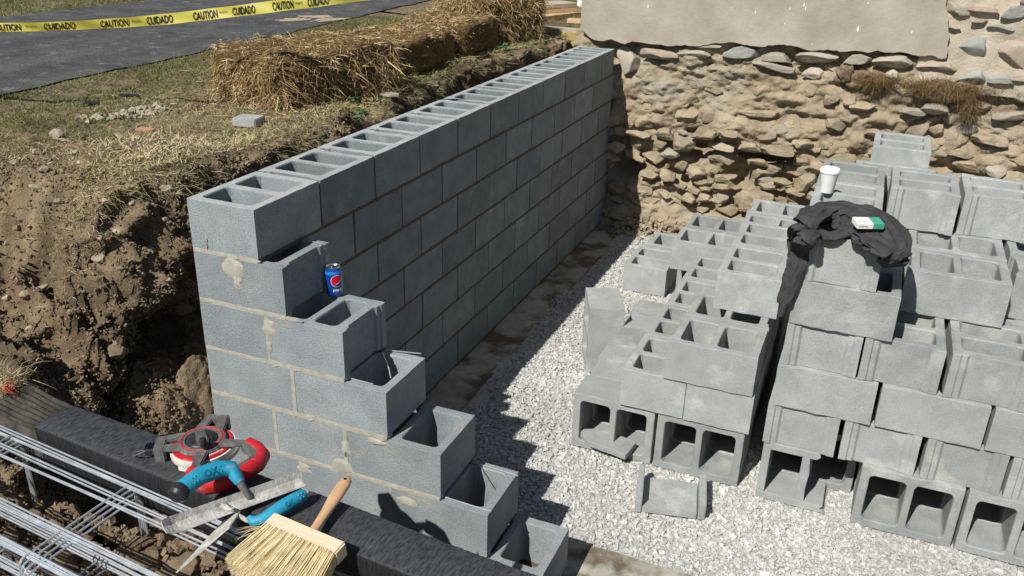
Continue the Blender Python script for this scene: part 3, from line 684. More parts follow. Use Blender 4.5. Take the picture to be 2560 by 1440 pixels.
# ------------------------------------------------------------------ house wall
HY = 4.42
house = thing('stone_house', (3, 6, -1.5), 'old house wall of stucco over rubble stone with its foundation dug bare', 'house')
nx, nz = 420, 150
X, Z = np.meshgrid(np.linspace(-.05, 6.0, nx), np.linspace(-1.6, .12, nz), indexing='ij')
p = np.stack([X.ravel(), Z.ravel()*0, Z.ravel()], 1)
def cav(x, z):
    c = 0
    for u, v, rx, rz, dp in [(1745,365,.13,.10,.20),(1900,395,.22,.055,.17),(1840,440,.10,.16,.14),(1560,420,.14,.10,.12),(1700,440,.12,.08,.08),(2010,300,.2,.04,.05),(2330,420,.10,.06,.06),(1960,470,.12,.1,.06)]:
        a = at(u, v, 'y', HY); c = c + 1.5*dp*np.exp(-(((x-a.x)/rx)**2 + ((z-a.z)/rz)**2)**2)
    return c
relief = .04*fbm(p*3.1, 3) + .034*fbm(p*np.array([7, 1, 12])+3, 4, .55) + .014*fbm(p*np.array([22, 1, 30]), 3)
sag = .10*smooth(-1.15, -1.5, p[:, 2])      # loose earth at the foot
Y = HY + .045 - relief + cav(p[:, 0], p[:, 2]) - sag - .045*smooth(-.25, -.6, p[:, 2]) + .06*smooth(-.5, -.65, p[:, 2])*smooth(-1.3, -1.15, p[:, 2])*(.6 + .5*fbm(p*np.array([1.7, 1, 2.5]), 2))
link('earth_face', npmesh('earth_face', np.stack([p[:, 0], Y, p[:, 2]], 1), grid_faces(nx, nz), K['earth_wall'], True), house)
bk = MB(); bk.box((.02, 4.75, -1.6), (6.0, 8.5, 2.6)); bk.build('wall_core', K['stucco'], house)
# pointing behind the exposed rubble at the right
nx2, nz2 = 160, 110
X2, Z2 = np.meshgrid(np.linspace(2.45, 6.0, nx2), np.linspace(-.10, 2.4, nz2), indexing='ij'); p2 = np.stack([X2.ravel(), X2.ravel()*0, Z2.ravel()], 1)
link('pointing', npmesh('pointing', np.stack([p2[:, 0], HY + .012 - .014*fbm(p2*9, 4), p2[:, 2]], 1), grid_faces(nx2, nz2), K['pointing'], True), house)
# stucco panel with ragged lower edge
edge = [(1460,80),(1478,98),(1500,104),(1530,100),(1548,108),(1562,112),(1580,104),(1604,108),(1640,112),(1680,116),(1712,113),(1740,117),(1770,112),(1800,108),(1830,106),(1850,110),(1876,116),(1905,118),(1930,113),(1960,112),(1985,116),(2010,124),(2040,128),(2070,124),(2100,130),(2140,128),(2170,133),(2195,128),(2225,133),(2250,130),(2280,138),(2305,142),(2330,140),(2355,150),(2366,146),(2372,128),(2369,110),(2374,90),(2370,70),(2372,45),(2366,20),(2366,0)]
poly = [(at(u, v, 'y', HY-.03).x, at(u, v, 'y', HY-.03).z) for u, v in edge]
dense = []
for a, b in zip(poly, poly[1:]):
    for k in range(3): dense.append((a[0]+(b[0]-a[0])*k/3 + random.uniform(-.003, .003), a[1]+(b[1]-a[1])*k/3 + random.uniform(-.004, .004)))
dense += [poly[-1], (poly[-1][0], 2.6), (0, 2.6), (0, poly[0][1]+.02)]
MXZ = Matrix(((1,0,0,0),(0,0,-1,HY+.03),(0,1,0,0),(0,0,0,1)))
mb = MB(); mb.prism(dense, 0, .062, MXZ); link('stucco_panel', mb.mesh('stucco_panel', K['stucco'], bevel=.003, seg=1), house)
for u, v, a in [(1620,16,.02),(1888,30,.02),(2014,20,.02),(2145,72,.03),(1975,22,.015),(2030,110,.01),(1962,59,.01),(2010,12,.02),(2170,8,.012),(2280,80,.014)]:
    c = at(u, v, 'y', HY-.0335); n = 9
    chip = MB(); chip.add([(c.x + a*.22*math.cos(k*.7)*(1+.4*mnoise.noise((k, u, 0))), HY-.0335, c.z + a*.7*math.sin(k*.7)*(1+.5*mnoise.noise((k, v, 0)))) for k in range(n)], [tuple(range(n))]); chip.build('paint_fleck', K['white'], house)
# stones: named ones first, (u0,v0,u1,v1,material,proud)
placed = []
def wstone(u0, v0, u1, v1, m, proud=.02, i=None, tilt=0):
    a = at(u0, v0, 'y', HY); b = at(u1, v1, 'y', HY); cx = (a.x+b.x)/2; cz = (a.z+b.z)/2; hx_ = abs(b.x-a.x)/2*1.12; hz_ = abs(a.z-b.z)/2*1.14
    dp = min(hx_, hz_)*.9 + .015
    rock('stone', (cx, HY + dp - proud - .015, cz), (hx_, dp, hz_), m, house, (random.uniform(-.12, .12), random.uniform(-.12, .12), random.choice((0, math.pi))), i=random.randrange(8, 14) if m is not K['rock_tan'] and m is not K['rock_pale'] else None); placed.append((cx, cz, hx_, hz_))
bg_, pk, gy, tn_ = K['stone_blue'], K['stone_pink'], K['stone_grey'], K['rock_tan']
for s_ in [(2384,75,2474,165,bg_,.03),(2490,90,2600,175,pk,.03),(2465,60,2532,82,bg_,.02),(2370,62,2400,75,gy,.02),(2370,5,2420,45,gy,.03),(2420,5,2500,40,pk,.03),(2510,10,2580,48,bg_,.03),(2430,45,2470,58,pk,.02),(2510,178,2590,205,pk,.02),
           (2400,172,2465,216,bg_,.03),(2470,180,2535,218,bg_,.03),(2300,147,2394,186,pk,.03),(2190,132,2285,172,gy,.03),(2115,132,2180,164,gy,.03),(1985,122,2088,160,gy,.03),(1605,118,1690,150,pk,.03),(1545,118,1592,185,gy,.02),(1700,122,1780,148,gy,.02),(1812,112,1900,152,bg_,.02),(1905,126,1975,165,gy,.03),(1728,104,1800,124,gy,.02),
           (1880,150,1980,180,gy,.02),(2210,175,2250,210,gy,.02),(2540,215,2600,255,gy,.02),(2490,270,2600,305,gy,.03),(1770,352,1838,382,K['rock_pale'],.05),(1770,378,1845,425,tn_,.02),(1680,330,1735,385,tn_,.09),(1735,312,1800,348,tn_,.12),(1800,318,1850,345,tn_,.10),(1560,318,1640,345,tn_,.10),(1640,318,1685,350,tn_,.06),(1850,270,1960,300,tn_,.02),(1905,352,1990,392,tn_,.13),(1850,350,1905,378,tn_,.11),(1870,392,1925,415,tn_,.05),(1985,390,2030,420,tn_,.05),
           (1840,470,1925,530,tn_,.10),(1985,340,2040,370,tn_,.09),(1600,420,1650,450,tn_,.07),(1650,420,1690,455,tn_,.07),(1610,370,1660,410,tn_,.07),(1690,400,1720,430,tn_,.06),(1720,410,1770,450,tn_,.06),(1780,430,1840,455,tn_,.05),(1785,455,1830,475,tn_,.05),(1930,440,1985,465,tn_,.06),(1960,465,2010,490,tn_,.06),(1690,455,1725,470,tn_,.07),
           (2120,250,2190,280,tn_,.05),(2060,290,2110,330,tn_,.05),(2160,320,2210,345,tn_,.04),(2305,250,2370,288,gy,.06),(2250,262,2310,290,gy,.05),(2360,370,2430,395,tn_,.06),(2380,395,2450,430,tn_,.05),(2430,330,2520,370,tn_,.05),(2520,390,2600,420,tn_,.05),(2055,235,2095,262,tn_,.05),(2110,240,2145,265,tn_,.05)]:
    wstone(*s_)
tries = 0
while len(placed) < 275 and tries < 12000:
    tries += 1
    x = random.uniform(.28, 3.45); z = random.uniform(-1.42, .0)
    k = random.random(); sx = random.uniform(.035, .125) if z < -.25 else random.uniform(.05, .14); sz = sx*random.uniform(.4, .75)
    if z > -.18 and x > 2.5: continue
    if any(abs(x-a)/(sx+c) < .72 and abs(z-b)/(sz+d_) < .72 for a, b, c, d_ in placed): continue
    if z > -.55 and random.random() < .62: continue
    if -.30 < z < -.06 and x < 1.9 and random.random() < .7: continue
    cv = float(cav(np.array([x]), np.array([z]))[0])
    if cv > .07: continue
    base = HY + .045 - .03*float(smooth(-.25, -.6, z)) + cv*.8 - .10*float(smooth(-1.15, -1.5, z))
    dp = sz*random.uniform(.8, 1.3)
    rock('stone', (x, base + dp*(.25 if z < -.55 else .55) + random.uniform(-.045, .012)*(1.6 if -1.15 < z < -.5 else .3), z), (sx*1.15, dp, sz*1.15), K['rock_tan'] if random.random() < .85 else K['stone_grey'], house, (random.uniform(-.3, .3), random.uniform(-.3, .3), random.uniform(-.2, .2))); placed.append((x, z, sx, sz))
# upper rubble right of the panel, out to the frame edge and beyond
for k in range(60):
    x = random.uniform(2.75, 4.6); z = random.uniform(-.05, 1.6); sx = random.uniform(.06, .17); sz = sx*random.uniform(.5, .8)
    if any(abs(x-a)/(sx+c) < .95 and abs(z-b)/(sz+d_) < .95 for a, b, c, d_ in placed): continue
    rock('stone', (x, HY+.03, z), (sx*1.05, .05, sz*1.05), random.choice([bg_, pk, gy, gy]), house, (0, random.uniform(-.3, .3), 0), i=random.randrange(8, 14)); placed.append((x, z, sx, sz))
# small rubble and earth crumbs at the foot of the wall
rv, rf_, rt = gravel(2600, (.45, 3.4), (4.12, 4.42), lambda x, y: -1.43 + .12*smooth(4.2, 4.42, y), .014, lambda x, y, g: g.uniform(0, 1, len(x)) < smooth(4.10, 4.35, y), 9)
o = link('earth_crumbs', npmesh('earth_crumbs', rv, rf_, K['rock_tan'], False), house); tag(o, kind='stuff')

# ------------------------------------------------------------------ blades: grass, straw
def blades(P0, D0, L, W, tint, bend=.3, seed=1):
    """two-segment blades: P0 roots, D0 unit directions"""
    g = np.random.default_rng(seed); n = len(P0); L = L[:, None]; W = W[:, None]
    side = np.cross(D0, g.normal(0, 1, (n, 3))); side /= np.linalg.norm(side, axis=1)[:, None] + 1e-9
    dr = np.stack([g.normal(0, .5, n), g.normal(0, .5, n), -np.abs(g.normal(.5, .4, n))], 1)*bend
    m = P0 + D0*L*.55 + dr*L*.2; e = P0 + D0*L*.95 + dr*L*.75
    Vv = np.stack([P0 - side*W, P0 + side*W, m + side*W*.8, m - side*W*.8, e + side*W*.15, e - side*W*.15], 1)
    F = np.array([[0,1,2,3],[3,2,4,5]])[None] + (np.arange(n)*6)[:, None, None]
    return Vv.reshape(-1, 3), F.reshape(-1, 4), np.repeat(tint, 6)
def grass_field(n, xr, yr, keep, Lm, tintf, seed, name, label):
    g = np.random.default_rng(seed); x = g.uniform(*xr, n); y = g.uniform(*yr, n); k = keep(x, y, g); x = x[k]; y = y[k]; n = len(x)
    z = lawn_z(x, y) - .004; D0 = np.stack([g.normal(0, .75, n), g.normal(0, .75, n), np.abs(g.normal(.55, .35, n)) + .08], 1); D0 /= np.linalg.norm(D0, axis=1)[:, None]
    V_, F_, t_ = blades(np.stack([x, y, z], 1), D0, Lm*np.exp(g.normal(0, .4, n)), np.full(n, .0016), tintf(x, y, g), .5, seed)
    return tag(link(name, npmesh(name, V_, F_, K['grass'], False, t_)), label, 'grass', kind='stuff')
lipx = lambda y: np.interp(y, py[::-1][np.argsort(py[::-1])], px[::-1][np.argsort(py[::-1])])
oy = np.argsort(path[:, 1]); selp = (path[:, 0] < 0.0)
def lipx(y): return np.interp(y, path[selp][::-1, 1], path[selp][::-1, 0])
def keep1(x, y, g):
    nn = fbm(np.stack([x*2.6, y*2.6, x*0+1], 1), 3); rdx = np.interp(y, [-3, .94, 2.2, 3.63, 6.5], [-2.05, -2.1, -2.18, -2.29, -2.57])
    dens = .72 + .5*nn + .35*smooth(1.0, 1.4, -x); dens = np.where(y < .3, dens*smooth(-.34, -.10, y + .12*smooth(.7, 1.1, -x)), dens)
    return (x < lipx(y) - .015 - .03*nn) & (x > rdx + .03*nn) & (g.uniform(0, 1, len(x)) < dens)
def tint1(x, y, g):
    nn = fbm(np.stack([x*1.9, y*1.9, x*0+4], 1), 3)
    gg = .68 - .44*smooth(.9, 1.4, -x)*smooth(-.1, .5, y) - .12*smooth(.6, 1.2, y)*(x > -.9) + .20*nn; return np.clip(gg + g.normal(0, .14, len(x)), 0, 1)
grass_field(190000, (-2.7, -.12), (-.5, 5.2), keep1, .027, tint1, 5, 'lawn_grass', 'dry patchy lawn grass between the road and the cut bank')
def keep2(x, y, g): return (x < -4.78 - .0039*(y+30) - .02) & (g.uniform(0, 1, len(x)) < .95)
grass_field(52000, (-7.0, -4.8), (2.2, 6.2), keep2, .045, lambda x, y, g: np.clip(.36 + .18*fbm(np.stack([x, y, x*0], 1), 3) + g.normal(0, .12, len(x)), 0, 1), 6, 'verge_grass', 'green lawn on the far side of the road')
def keep3(x, y, g): return (x < -.12) & (g.uniform(0, 1, len(x)) < .8)
grass_field(14000, (-2.2, -.15), (5.1, 8.5), keep3, .05, lambda x, y, g: np.clip(.26 + g.normal(0, .12, len(x)), 0, 1), 8, 'corner_grass', 'greener grass around the lumber beside the house')
# matted dead grass hanging over the lip
g = np.random.default_rng(31); n = 22000
si = g.choice([i for i in range(ns) if path[i, 1] < 4.4 and path[i, 0] < -.1 and path[i, 1] > -.25], n); jj = g.integers(fi-7, fi+5, n)
P0 = BANK[si, jj] + g.normal(0, .008, (n, 3)); D0 = np.stack([nin[si, 0]*.6 + g.normal(0, .5, n), nin[si, 1]*.6 + g.normal(0, .5, n), g.normal(.15, .4, n)], 1); D0 /= np.linalg.norm(D0, axis=1)[:, None]
keepm = fbm(np.stack([P0[:, 0]*3, P0[:, 1]*3, P0[:, 0]*0], 1), 2) + g.normal(0, .3, n) > -.05
P0 = P0[keepm]; D0 = D0[keepm]; n = len(P0)
V_, F_, t_ = blades(P0, D0, .032*np.exp(g.normal(0, .45, n)), np.full(n, .0009), np.clip(g.normal(.62, .18, n), 0, 1), .9, 3)
tag(link('lip_grass', npmesh('lip_grass', V_, F_, K['grass'], False, t_)), 'matted dead grass hanging over the edge of the cut', 'grass', kind='stuff')
def tuft(c, r, n, L, tint, seed, name, label, down=.3, mat_=K['grass'], cat='grass tuft', squash=(1, 1, 1)):
    g = np.random.default_rng(seed); P0 = np.array(c) + g.normal(0, 1, (n, 3))*np.array(r); D0 = g.normal(0, 1, (n, 3))*np.array(squash) + np.array([0, 0, -down]); D0 /= np.linalg.norm(D0, axis=1)[:, None]
    V_, F_, t_ = blades(P0, D0, L*np.exp(g.normal(0, .35, n)), np.full(n, .0011), np.clip(g.normal(tint, .18, n), 0, 1), .7, seed)
    return tag(link(name, npmesh(name, V_, F_, mat_, False, t_)), label, cat)
c1 = at(2190, 195, 'y', HY-.05); c2 = at(2365, 215, 'y', HY-.05); c3 = at(2425, 260, 'y', HY-.05); c4 = at(2110, 185, 'y', HY-.04)
tuft(c1, (.07, .03, .02), 1700, .05, .5, 41, 'grass_tuft', 'smaller brown tuft of dead grass clinging to the stone wall', .6, K['roots'])
tuft(c2, (.14, .035, .022), 3400, .055, .5, 42, 'grass_tuft', 'larger brown tuft of dead grass and roots on the stone wall', .6, K['roots'])
lump('root_soil', (c2.x, HY-.0, c2.z-.05), (.20, .06, .07), K['clod'], 2.2, .3, 4, house); lump('root_soil', (c1.x-.06, HY-.0, c1.z-.03), (.13, .05, .06), K['clod'], 4.2, .3, 4, house); lump('root_soil', (c4.x, HY+.005, c4.z), (.06, .05, .07), K['clod'], 7.2, .3, 4, house)
tuft((c3.x, c3.y, c3.z), (.03, .02, .05), 900, .05, .4, 43, 'grass_tuft', 'hanging strands of brown roots right of the larger grass tuft', 1.4, K['roots'])
tuft(at(5, 960, 'z', -.47), (.03, .04, .02), 420, .05, .72, 44, 'grass_tuft', 'dry grass tuft marked with red paint at the left edge by the black timber', -.8)
tuft(at(18, 972, 'z', -.45), (.014, .014, .010), 70, .03, .5, 45, 'painted_grass', 'few grass blades sprayed red at the left picture edge', -.8, K['red_paint'])

# ------------------------------------------------------------------ straw bales
def bale(name, c, size, rz, label, seed, fuzz=1.0):
    L_, W_, H_ = size; root = thing(name, c, label, 'straw bale', 'straw bales lined up along the cut'); root.rotation_euler = (0, 0, rz)
    bm = bmesh.new(); bmesh.ops.create_cube(bm, size=1)
    bmesh.ops.subdivide_edges(bm, edges=bm.edges, cuts=23, use_grid_fill=True)
    co = np.array([v.co[:] for v in bm.verts]); F = np.array([[v.index for v in f.verts] for f in bm.faces]); bm.free()
    nn = np.sign(co)*np.abs(co*2)**7; nn /= np.linalg.norm(nn, axis=1)[:, None]
    r = co*2; k = (np.abs(r)**8).sum(1)**(1/8); r = r/k[:, None]
    pos = r*np.array([L_/2, W_/2, H_/2]) + np.array([0, 0, H_/2])
    dsp = .028*fbm(pos*6+seed, 3) + .012*fbm(pos*22+seed, 2); nr = r**5/np.array([L_, W_, H_]); nr /= np.linalg.norm(nr, axis=1)[:, None]
    pos = pos + nr*dsp[:, None]
    Mw = Matrix.LocRotScale(Vector(c), root.rotation_euler, None); Rm = np.array(Mw.to_3x3()); Cw = np.array(c)
    me = npmesh('packed_straw', pos, F, K['straw_core'], True); co_ = bpy.data.objects.new('packed_straw', me); COL.objects.link(co_); co_.parent = root
    g = np.random.default_rng(int(seed*10)); n = 14000
    i = g.integers(0, len(pos), n); P0 = pos[i] + g.normal(0, .012, (n, 3)); N = nr[i]
    D0 = N*np.abs(g.normal(.25, .3, n))[:, None] + g.normal(0, 1, (n, 3))*np.array([.9, .7, .6]); 
    kp = ~((N[:, 1] < -.35) & (g.uniform(0, 1, n) > fuzz + .06)); P0 = P0[kp]; N = N[kp]; D0 = D0[kp]; n = len(P0)
    low = (P0[:, 2] < H_*.5); D0[:, 2] -= .5*(np.abs(N[:, 2]) < .5); D0 /= np.linalg.norm(D0, axis=1)[:, None]
    dot = (D0*N).sum(1); D0 = D0 - N*np.minimum(dot, 0)[:, None]*1.0
    Ls = np.where(N[:, 2] > .6, .032, np.where(N[:, 1] < -.5, .045*fuzz + .012, .042))
    D0 = np.where((N[:, 2] > .6)[:, None], D0*np.array([1, 1, .35]), D0); D0 /= np.linalg.norm(D0, axis=1)[:, None]
    V_, F_, t_ = blades(P0, D0, Ls*np.exp(g.normal(0, .45, n)), .0015*np.exp(g.normal(0, .3, n)), np.clip(g.normal(.60, .23, n), 0, 1), .25, int(seed*10))
    V_[:, 2] = np.maximum(V_[:, 2], -.01)
    s_ = bpy.data.objects.new('loose_straw', npmesh('loose_straw', V_, F_, K['straw'], False, t_)); COL.objects.link(s_); s_.parent = root; s_['kind'] = 'stuff'
    return root
GZ = -.012
bale('straw_bale', (-.71, 1.80, GZ), (.92, .54, .29), R_(76), 'shaggy golden straw bale at the near end, beside the concrete paver', 1.1, 1.0)
bale('straw_bale', (-.74, 2.78, GZ), (.98, .50, .23), R_(92), 'middle straw bale with flat top and dark shaded side', 2.3, .0)
bale('straw_bale', (-.76, 3.66, GZ), (.74, .50, .24), R_(93), 'straw bale behind the middle one, mostly its flat top showing', 3.7, .0)
bale('straw_bale', (-.76, 4.34, GZ), (.80, .50, .36), R_(62), 'tall far straw bale by the house corner, turned towards the camera', 4.9, .8)
# straw litter by the bales
g = np.random.default_rng(77); n = 1500
x = g.normal(-.95, .35, n); y = g.uniform(1.1, 4.6, n); P0 = np.stack([x, y, lawn_z(x, y) + .012], 1)[x < lipx(y) - .02]; n = len(P0)
D0 = np.stack([g.normal(0, 1, n), g.normal(0, 1, n), g.normal(0, .08, n)], 1); D0 /= np.linalg.norm(D0, axis=1)[:, None]
V_, F_, t_ = blades(P0, D0, .06*np.exp(g.normal(0, .4, n)), np.full(n, .0016), np.clip(g.normal(.65, .18, n), 0, 1), .1, 9)
tag(link('straw_litter', npmesh('straw_litter', V_, F_, K['straw'], False, t_)), 'loose straw scattered around the bales', 'straw', kind='stuff')

# ------------------------------------------------------------------ things on the lawn
def lz(u, v): 
    c = az(u, v, .0); return c
def lawn_rock(u, v, s, m, label, cat='rock', **k):
    c = lz(u, v); return tag(rock('lawn_rock', (c.x, c.y, float(lawn_z([c.x], [c.y])[0]) + s[2]*.55), s, m, **k), label, cat, 'rocks lying on the lawn')
lawn_rock(143, 345, (.035, .03, .028), K['rock_pale'], 'pale round rock on the lawn, largest near the left edge')
lawn_rock(160, 356, (.03, .022, .014), K['rock_pale'], 'flat stone tucked under the pale round rock')
lawn_rock(96, 380, (.028, .022, .014), K['rock_pale'], 'small tan stone on the lawn left of and below the round rock')
lawn_rock(184, 380, (.024, .018, .011), K['rock_pale'], 'small pale stone on the lawn right of and below the round rock')
lawn_rock(304, 340, (.028, .018, .012), K['rock_pale'], 'flat pale stone on the lawn below the terracotta shard')
lawn_rock(110, 422, (.034, .022, .012), K['rock_pale'], 'flat pale stone near the bank edge, right of its pair')
lawn_rock(84, 432, (.028, .02, .012), K['rock_pale'], 'flat pale stone near the bank edge, left of its pair')
lawn_rock(36, 408, (.022, .018, .011), K['rock_pale'], 'small pale stone at the left edge of the lawn')
lawn_rock(330, 408, (.016, .012, .009), K['rock_pale'], 'tiny pale stone on bare lawn above the cut')
lawn_rock(200, 405, (.016, .012, .009), K['rock_pale'], 'tiny pale stone left of the one above the cut')
lawn_rock(30, 480, (.06, .035, .016), K['rock_pale'], 'broad pale slab in the dry grass at the left edge')
c = lz(622, 306); cz_ = float(lawn_z([c.x], [c.y])[0])
Mc = Matrix.Translation((c.x, c.y, cz_ - .005)) @ Matrix.Rotation(R_(12), 4, 'Z')
mb = MB(); mb.prism([(-.062,-.05),(.06,-.055),(.064,.05),(-.06,.055)], 0, .042, Mc)
tag(mb.build('concrete_paver', K['blk_pile'], None, bevel=.004), 'small square concrete paver sitting in the grass before the near straw bale', 'paver')
c = lz(365, 318); cz_ = float(lawn_z([c.x], [c.y])[0]) + .006
mb = MB(); mb.prism([(-.05,-.02),(0,-.028),(.045,-.012),(.05,.012),(.01,.02),(-.04,.008)], 0, .012, Matrix.Translation((c.x, c.y, cz_)) @ Matrix.Rotation(.2, 4, 'X'))
tag(mb.build('terracotta_shard', K['terracotta'], None, bevel=.002), 'reddish terracotta shard lying flat on the lawn', 'shard')
c = az(975, 235, .0); mb = MB(); mb.prism([(-.06,-.03),(.02,-.04),(.06,0),(.03,.04),(-.04,.03)], 0, .015, Matrix.Translation((c.x, c.y, float(lawn_z([c.x], [c.y])[0]))))
tag(mb.build('flat_stone', K['stone_grey'], None, bevel=.003), 'flat grey stone at the bank edge before the middle straw bale', 'stone')
a_ = az(200, 300, .0); b_ = az(410, 270, .0)
pv, pf, pt = gravel(170, (0, 1), (0, 1), lambda x, y: x*0, .011, lambda x, y, g: np.ones(len(x), bool), 51)
pv = pv.reshape(-1, 8, 3); pv -= pv.mean(1)[:, None]; g = np.random.default_rng(52); k = g.uniform(0, 1, len(pv)); k = np.where(g.uniform(0, 1, len(k)) < .75, .45 + .55*k, k)
cx = a_.x + (b_.x-a_.x)*k + g.normal(0, .035, len(k)); cy = a_.y + (b_.y-a_.y)*k + g.normal(0, .035, len(k))
pv += np.stack([cx, cy, lawn_z(cx, cy) + .008], 1)[:, None]
tag(link('pebble_patch', npmesh('pebble_patch', pv.reshape(-1, 3), pf, K['rock_pale'], False)), 'scatter of pale pebbles in the worn lawn', 'pebbles', kind='stuff')
for u, v, w_ in ((232, 257, .04), (325, 243, .06)):
    c = lz(u, v); mb = MB(); zz = float(lawn_z([c.x], [c.y])[0]) + .012
    mb.prism([(-w_,-.012),(-.01,-.02),(w_,-.008),(w_*.8,.014),(0,.02),(-w_*.7,.01)], 0, .012, Matrix.Translation((c.x, c.y, zz)) @ Matrix.Rotation(.3, 4, 'Z'))
    tag(mb.build('plastic_scrap', K['blackplas'], None, bevel=.003), 'dark plastic scrap in the grass, %s one' % ('left, smaller' if u < 300 else 'right, larger'), 'scrap')
def weed(u, v, z, n, s, label, seed):
    c = az(u, v, z); r = random.Random(seed); root = thing('weed', c, label, 'weed')
    for k in range(n):
        a = r.uniform(0, 6.28); el = r.uniform(.1, 1.1); L_ = s*r.uniform(.6, 1.2); W_ = L_*.28; dv = Vector((math.cos(a)*math.cos(el), math.sin(a)*math.cos(el), math.sin(el))); sd_ = dv.cross(Vector((0, 0, 1))).normalized()
        up = sd_.cross(dv); b0 = c + Vector((r.gauss(0, s*.3), r.gauss(0, s*.3), r.uniform(0, s*.5)))
        vs = [b0, b0+dv*L_*.35+sd_*W_, b0+dv*L_*.75+sd_*W_*.8-up*.1*L_, b0+dv*L_-up*.25*L_, b0+dv*L_*.75-sd_*W_*.8-up*.1*L_, b0+dv*L_*.35-sd_*W_, b0+dv*L_*.5+up*.06*L_]
        me = bpy.data.meshes.new('leaf'); me.from_pydata(vs, [], [(0,1,6),(1,2,6),(2,3,6),(3,4,6),(4,5,6),(5,0,6)]); link('leaf', me, root, K['leaf'])
weed(905, 292, .0, 16, .045, 'leafy green weed growing at the bank edge above the wall', 3)
weed(885, 250, .01, 9, .035, 'small weed beside the flat grey stone at the bank edge', 4)
weed(1252, 122, .01, 8, .05, 'weed at the foot of the far straw bale', 5)

# kerb beside the house corner, lumber, downspout
mb = MB(); kb = thing('kerb', (-.3, 4.85, -.06), 'low concrete kerb with faded yellow side beside the house corner', 'kerb')
mb.box((-.55, 4.80, -.10), (.0, 4.98, .055)); mb.build('kerb_stone', K['kerb'], kb, bevel=.008)
mb = MB(); mb.box((-.34, 4.795, -.08), (.0, 4.7995, .038)); mb.build('yellow_paint', K['kerb_yel'], kb)
LB = []
def board(a, b, w_, h, z, m, label):
    d_ = Vector((b[0]-a[0], b[1]-a[1], 0)); L_ = d_.length; M_ = Matrix.Translation((a[0], a[1], z)) @ Matrix.Rotation(math.atan2(d_.y, d_.x), 4, 'Z')
    mb = MB(); mb.box((0, -w_/2, 0), (L_, w_/2, h), M_); return tag(mb.build('lumber_board', m, None, bevel=.003), label, 'board', 'boards stacked by the house')
p0 = az(1345, 52, .04); p1 = az(1432, 26, .04)
board((p0.x-.45, p0.y-.5), (p1.x+.02, p1.y), .24, .04, .0, K['lumber'], 'lowest pale board of the stack behind the far straw bale')
p0 = az(1345, 30, .085); p1 = az(1446, 14, .085)
board((p0.x-.5, p0.y-.3), (p1.x+.02, p1.y), .20, .04, .042, K['lumber'], 'middle pale board of the stack behind the far straw bale')
p0 = az(1345, 18, .125); p1 = az(1430, 4, .125)
board((p0.x-.5, p0.y-.3), (p1.x-.03, p1.y), .30, .04, .084, K['lumber_old'], 'topmost weathered board of the stack behind the far straw bale')
p0 = az(1440, 52, .03); board((p0.x-.10, p0.y+.05), (p0.x+.25, p0.y+.12), .09, .04, .0, K['lumber'], 'short offcut board by the house corner')
mb = MB(); q_ = at(1453, 8, 'y', 4.9); mb.tube([(q_.x, q_.y, q_.z-.02), (q_.x, q_.y, 1.5)], .035, 14); tag(mb.build('downspout', K['white'], None, smooth_=True), 'white downspout end beside the house corner', 'downspout')

# ------------------------------------------------------------------ caution tape
def text2d(s, off=.0):
    cu = bpy.data.curves.new('t', 'FONT'); cu.body = s; cu.size = 1; cu.offset = off; cu.resolution_u = 3
    ob = bpy.data.objects.new('t', cu); COL.objects.link(ob); bpy.context.view_layer.update()
    me = bpy.data.meshes.new_from_object(ob.evaluated_get(bpy.context.evaluated_depsgraph_get()))
    V_ = np.array([v.co[:2] for v in me.vertices]); F_ = [tuple(f.vertices) for f in me.polygons]
    bpy.data.objects.remove(ob); bpy.data.curves.remove(cu); bpy.data.meshes.remove(me)
    lo, hi = V_.min(0), V_.max(0); return (V_-lo)/(hi-lo), F_, (hi-lo)
TU = [-260, -60, 0, 100, 188, 320, 430, 520, 610, 700, 800, 1000]; TV = [66, 68.5, 68.5, 67, 63.5, 56, 46.5, 36, 25.5, 14, 2, -24]; THH = [17, 17.5, 18, 19, 19.5, 21, 22, 22.5, 23, 23.5, 23.5, 24]
DT = 4.2
def tape_pt(u, s, lift=0):
    vm = float(np.interp(u, TU, TV)); hh = float(np.interp(u, TU, THH))*1.12; tilt = .25*math.sin(u*.008)
    p_ = CAM + ray(u, vm)*DT; wd = hh/FPX*DT*1.05; nrm = Vector((.75, -.66, 0)).normalized()
    up = (Vector((0, 0, 1)) + nrm*tilt).normalized(); return p_ + up*(wd*(s-.5)) + (up.cross(Vector((.66, .75, 0)))).normalized()*lift*-1 + nrm*.004*math.sin(s*3+u*.05)
ctape = thing('caution_tape', tape_pt(300, 0), 'yellow caution tape with black lettering strung above the road', 'caution tape')
us = np.linspace(-260, 1000, 160); ss = np.linspace(0, 1, 7)
Vt = np.array([tape_pt(float(u), float(s))[:] for u in us for s in ss]); link('film', npmesh('film', Vt, grid_faces(160, 7), K['tapeyel'], True), ctape)
def tape_text(s, u0, u1, s0, s1, off):
    V_, F_, _ = text2d(s, off); nrm = Vector((.72, -.66, .05)).normalized()
    vs = [tape_pt(u0 + (u1-u0)*a, s0 + (s1-s0)*b) + (CAM - tape_pt(u0, .5)).normalized()*.004 for a, b in V_]
    me = bpy.data.meshes.new('lettering'); me.from_pydata(vs, [], F_); link('lettering', me, ctape, K['ink'])
for a, b in ((-22, 51), (250, 320), (482, 543), (681, 733)): tape_text('CAUTION', a, b, .14, .86, .022)
for a, b in ((109, 188), (366, 432), (581, 637), (768, 822)): tape_text('CUIDADO', a, b, .14, .86, .022)
for a, b in ((64, 92), (330, 352), (549, 568), (738, 755)): tape_text('Empire', a, b, .42, .68, .01)

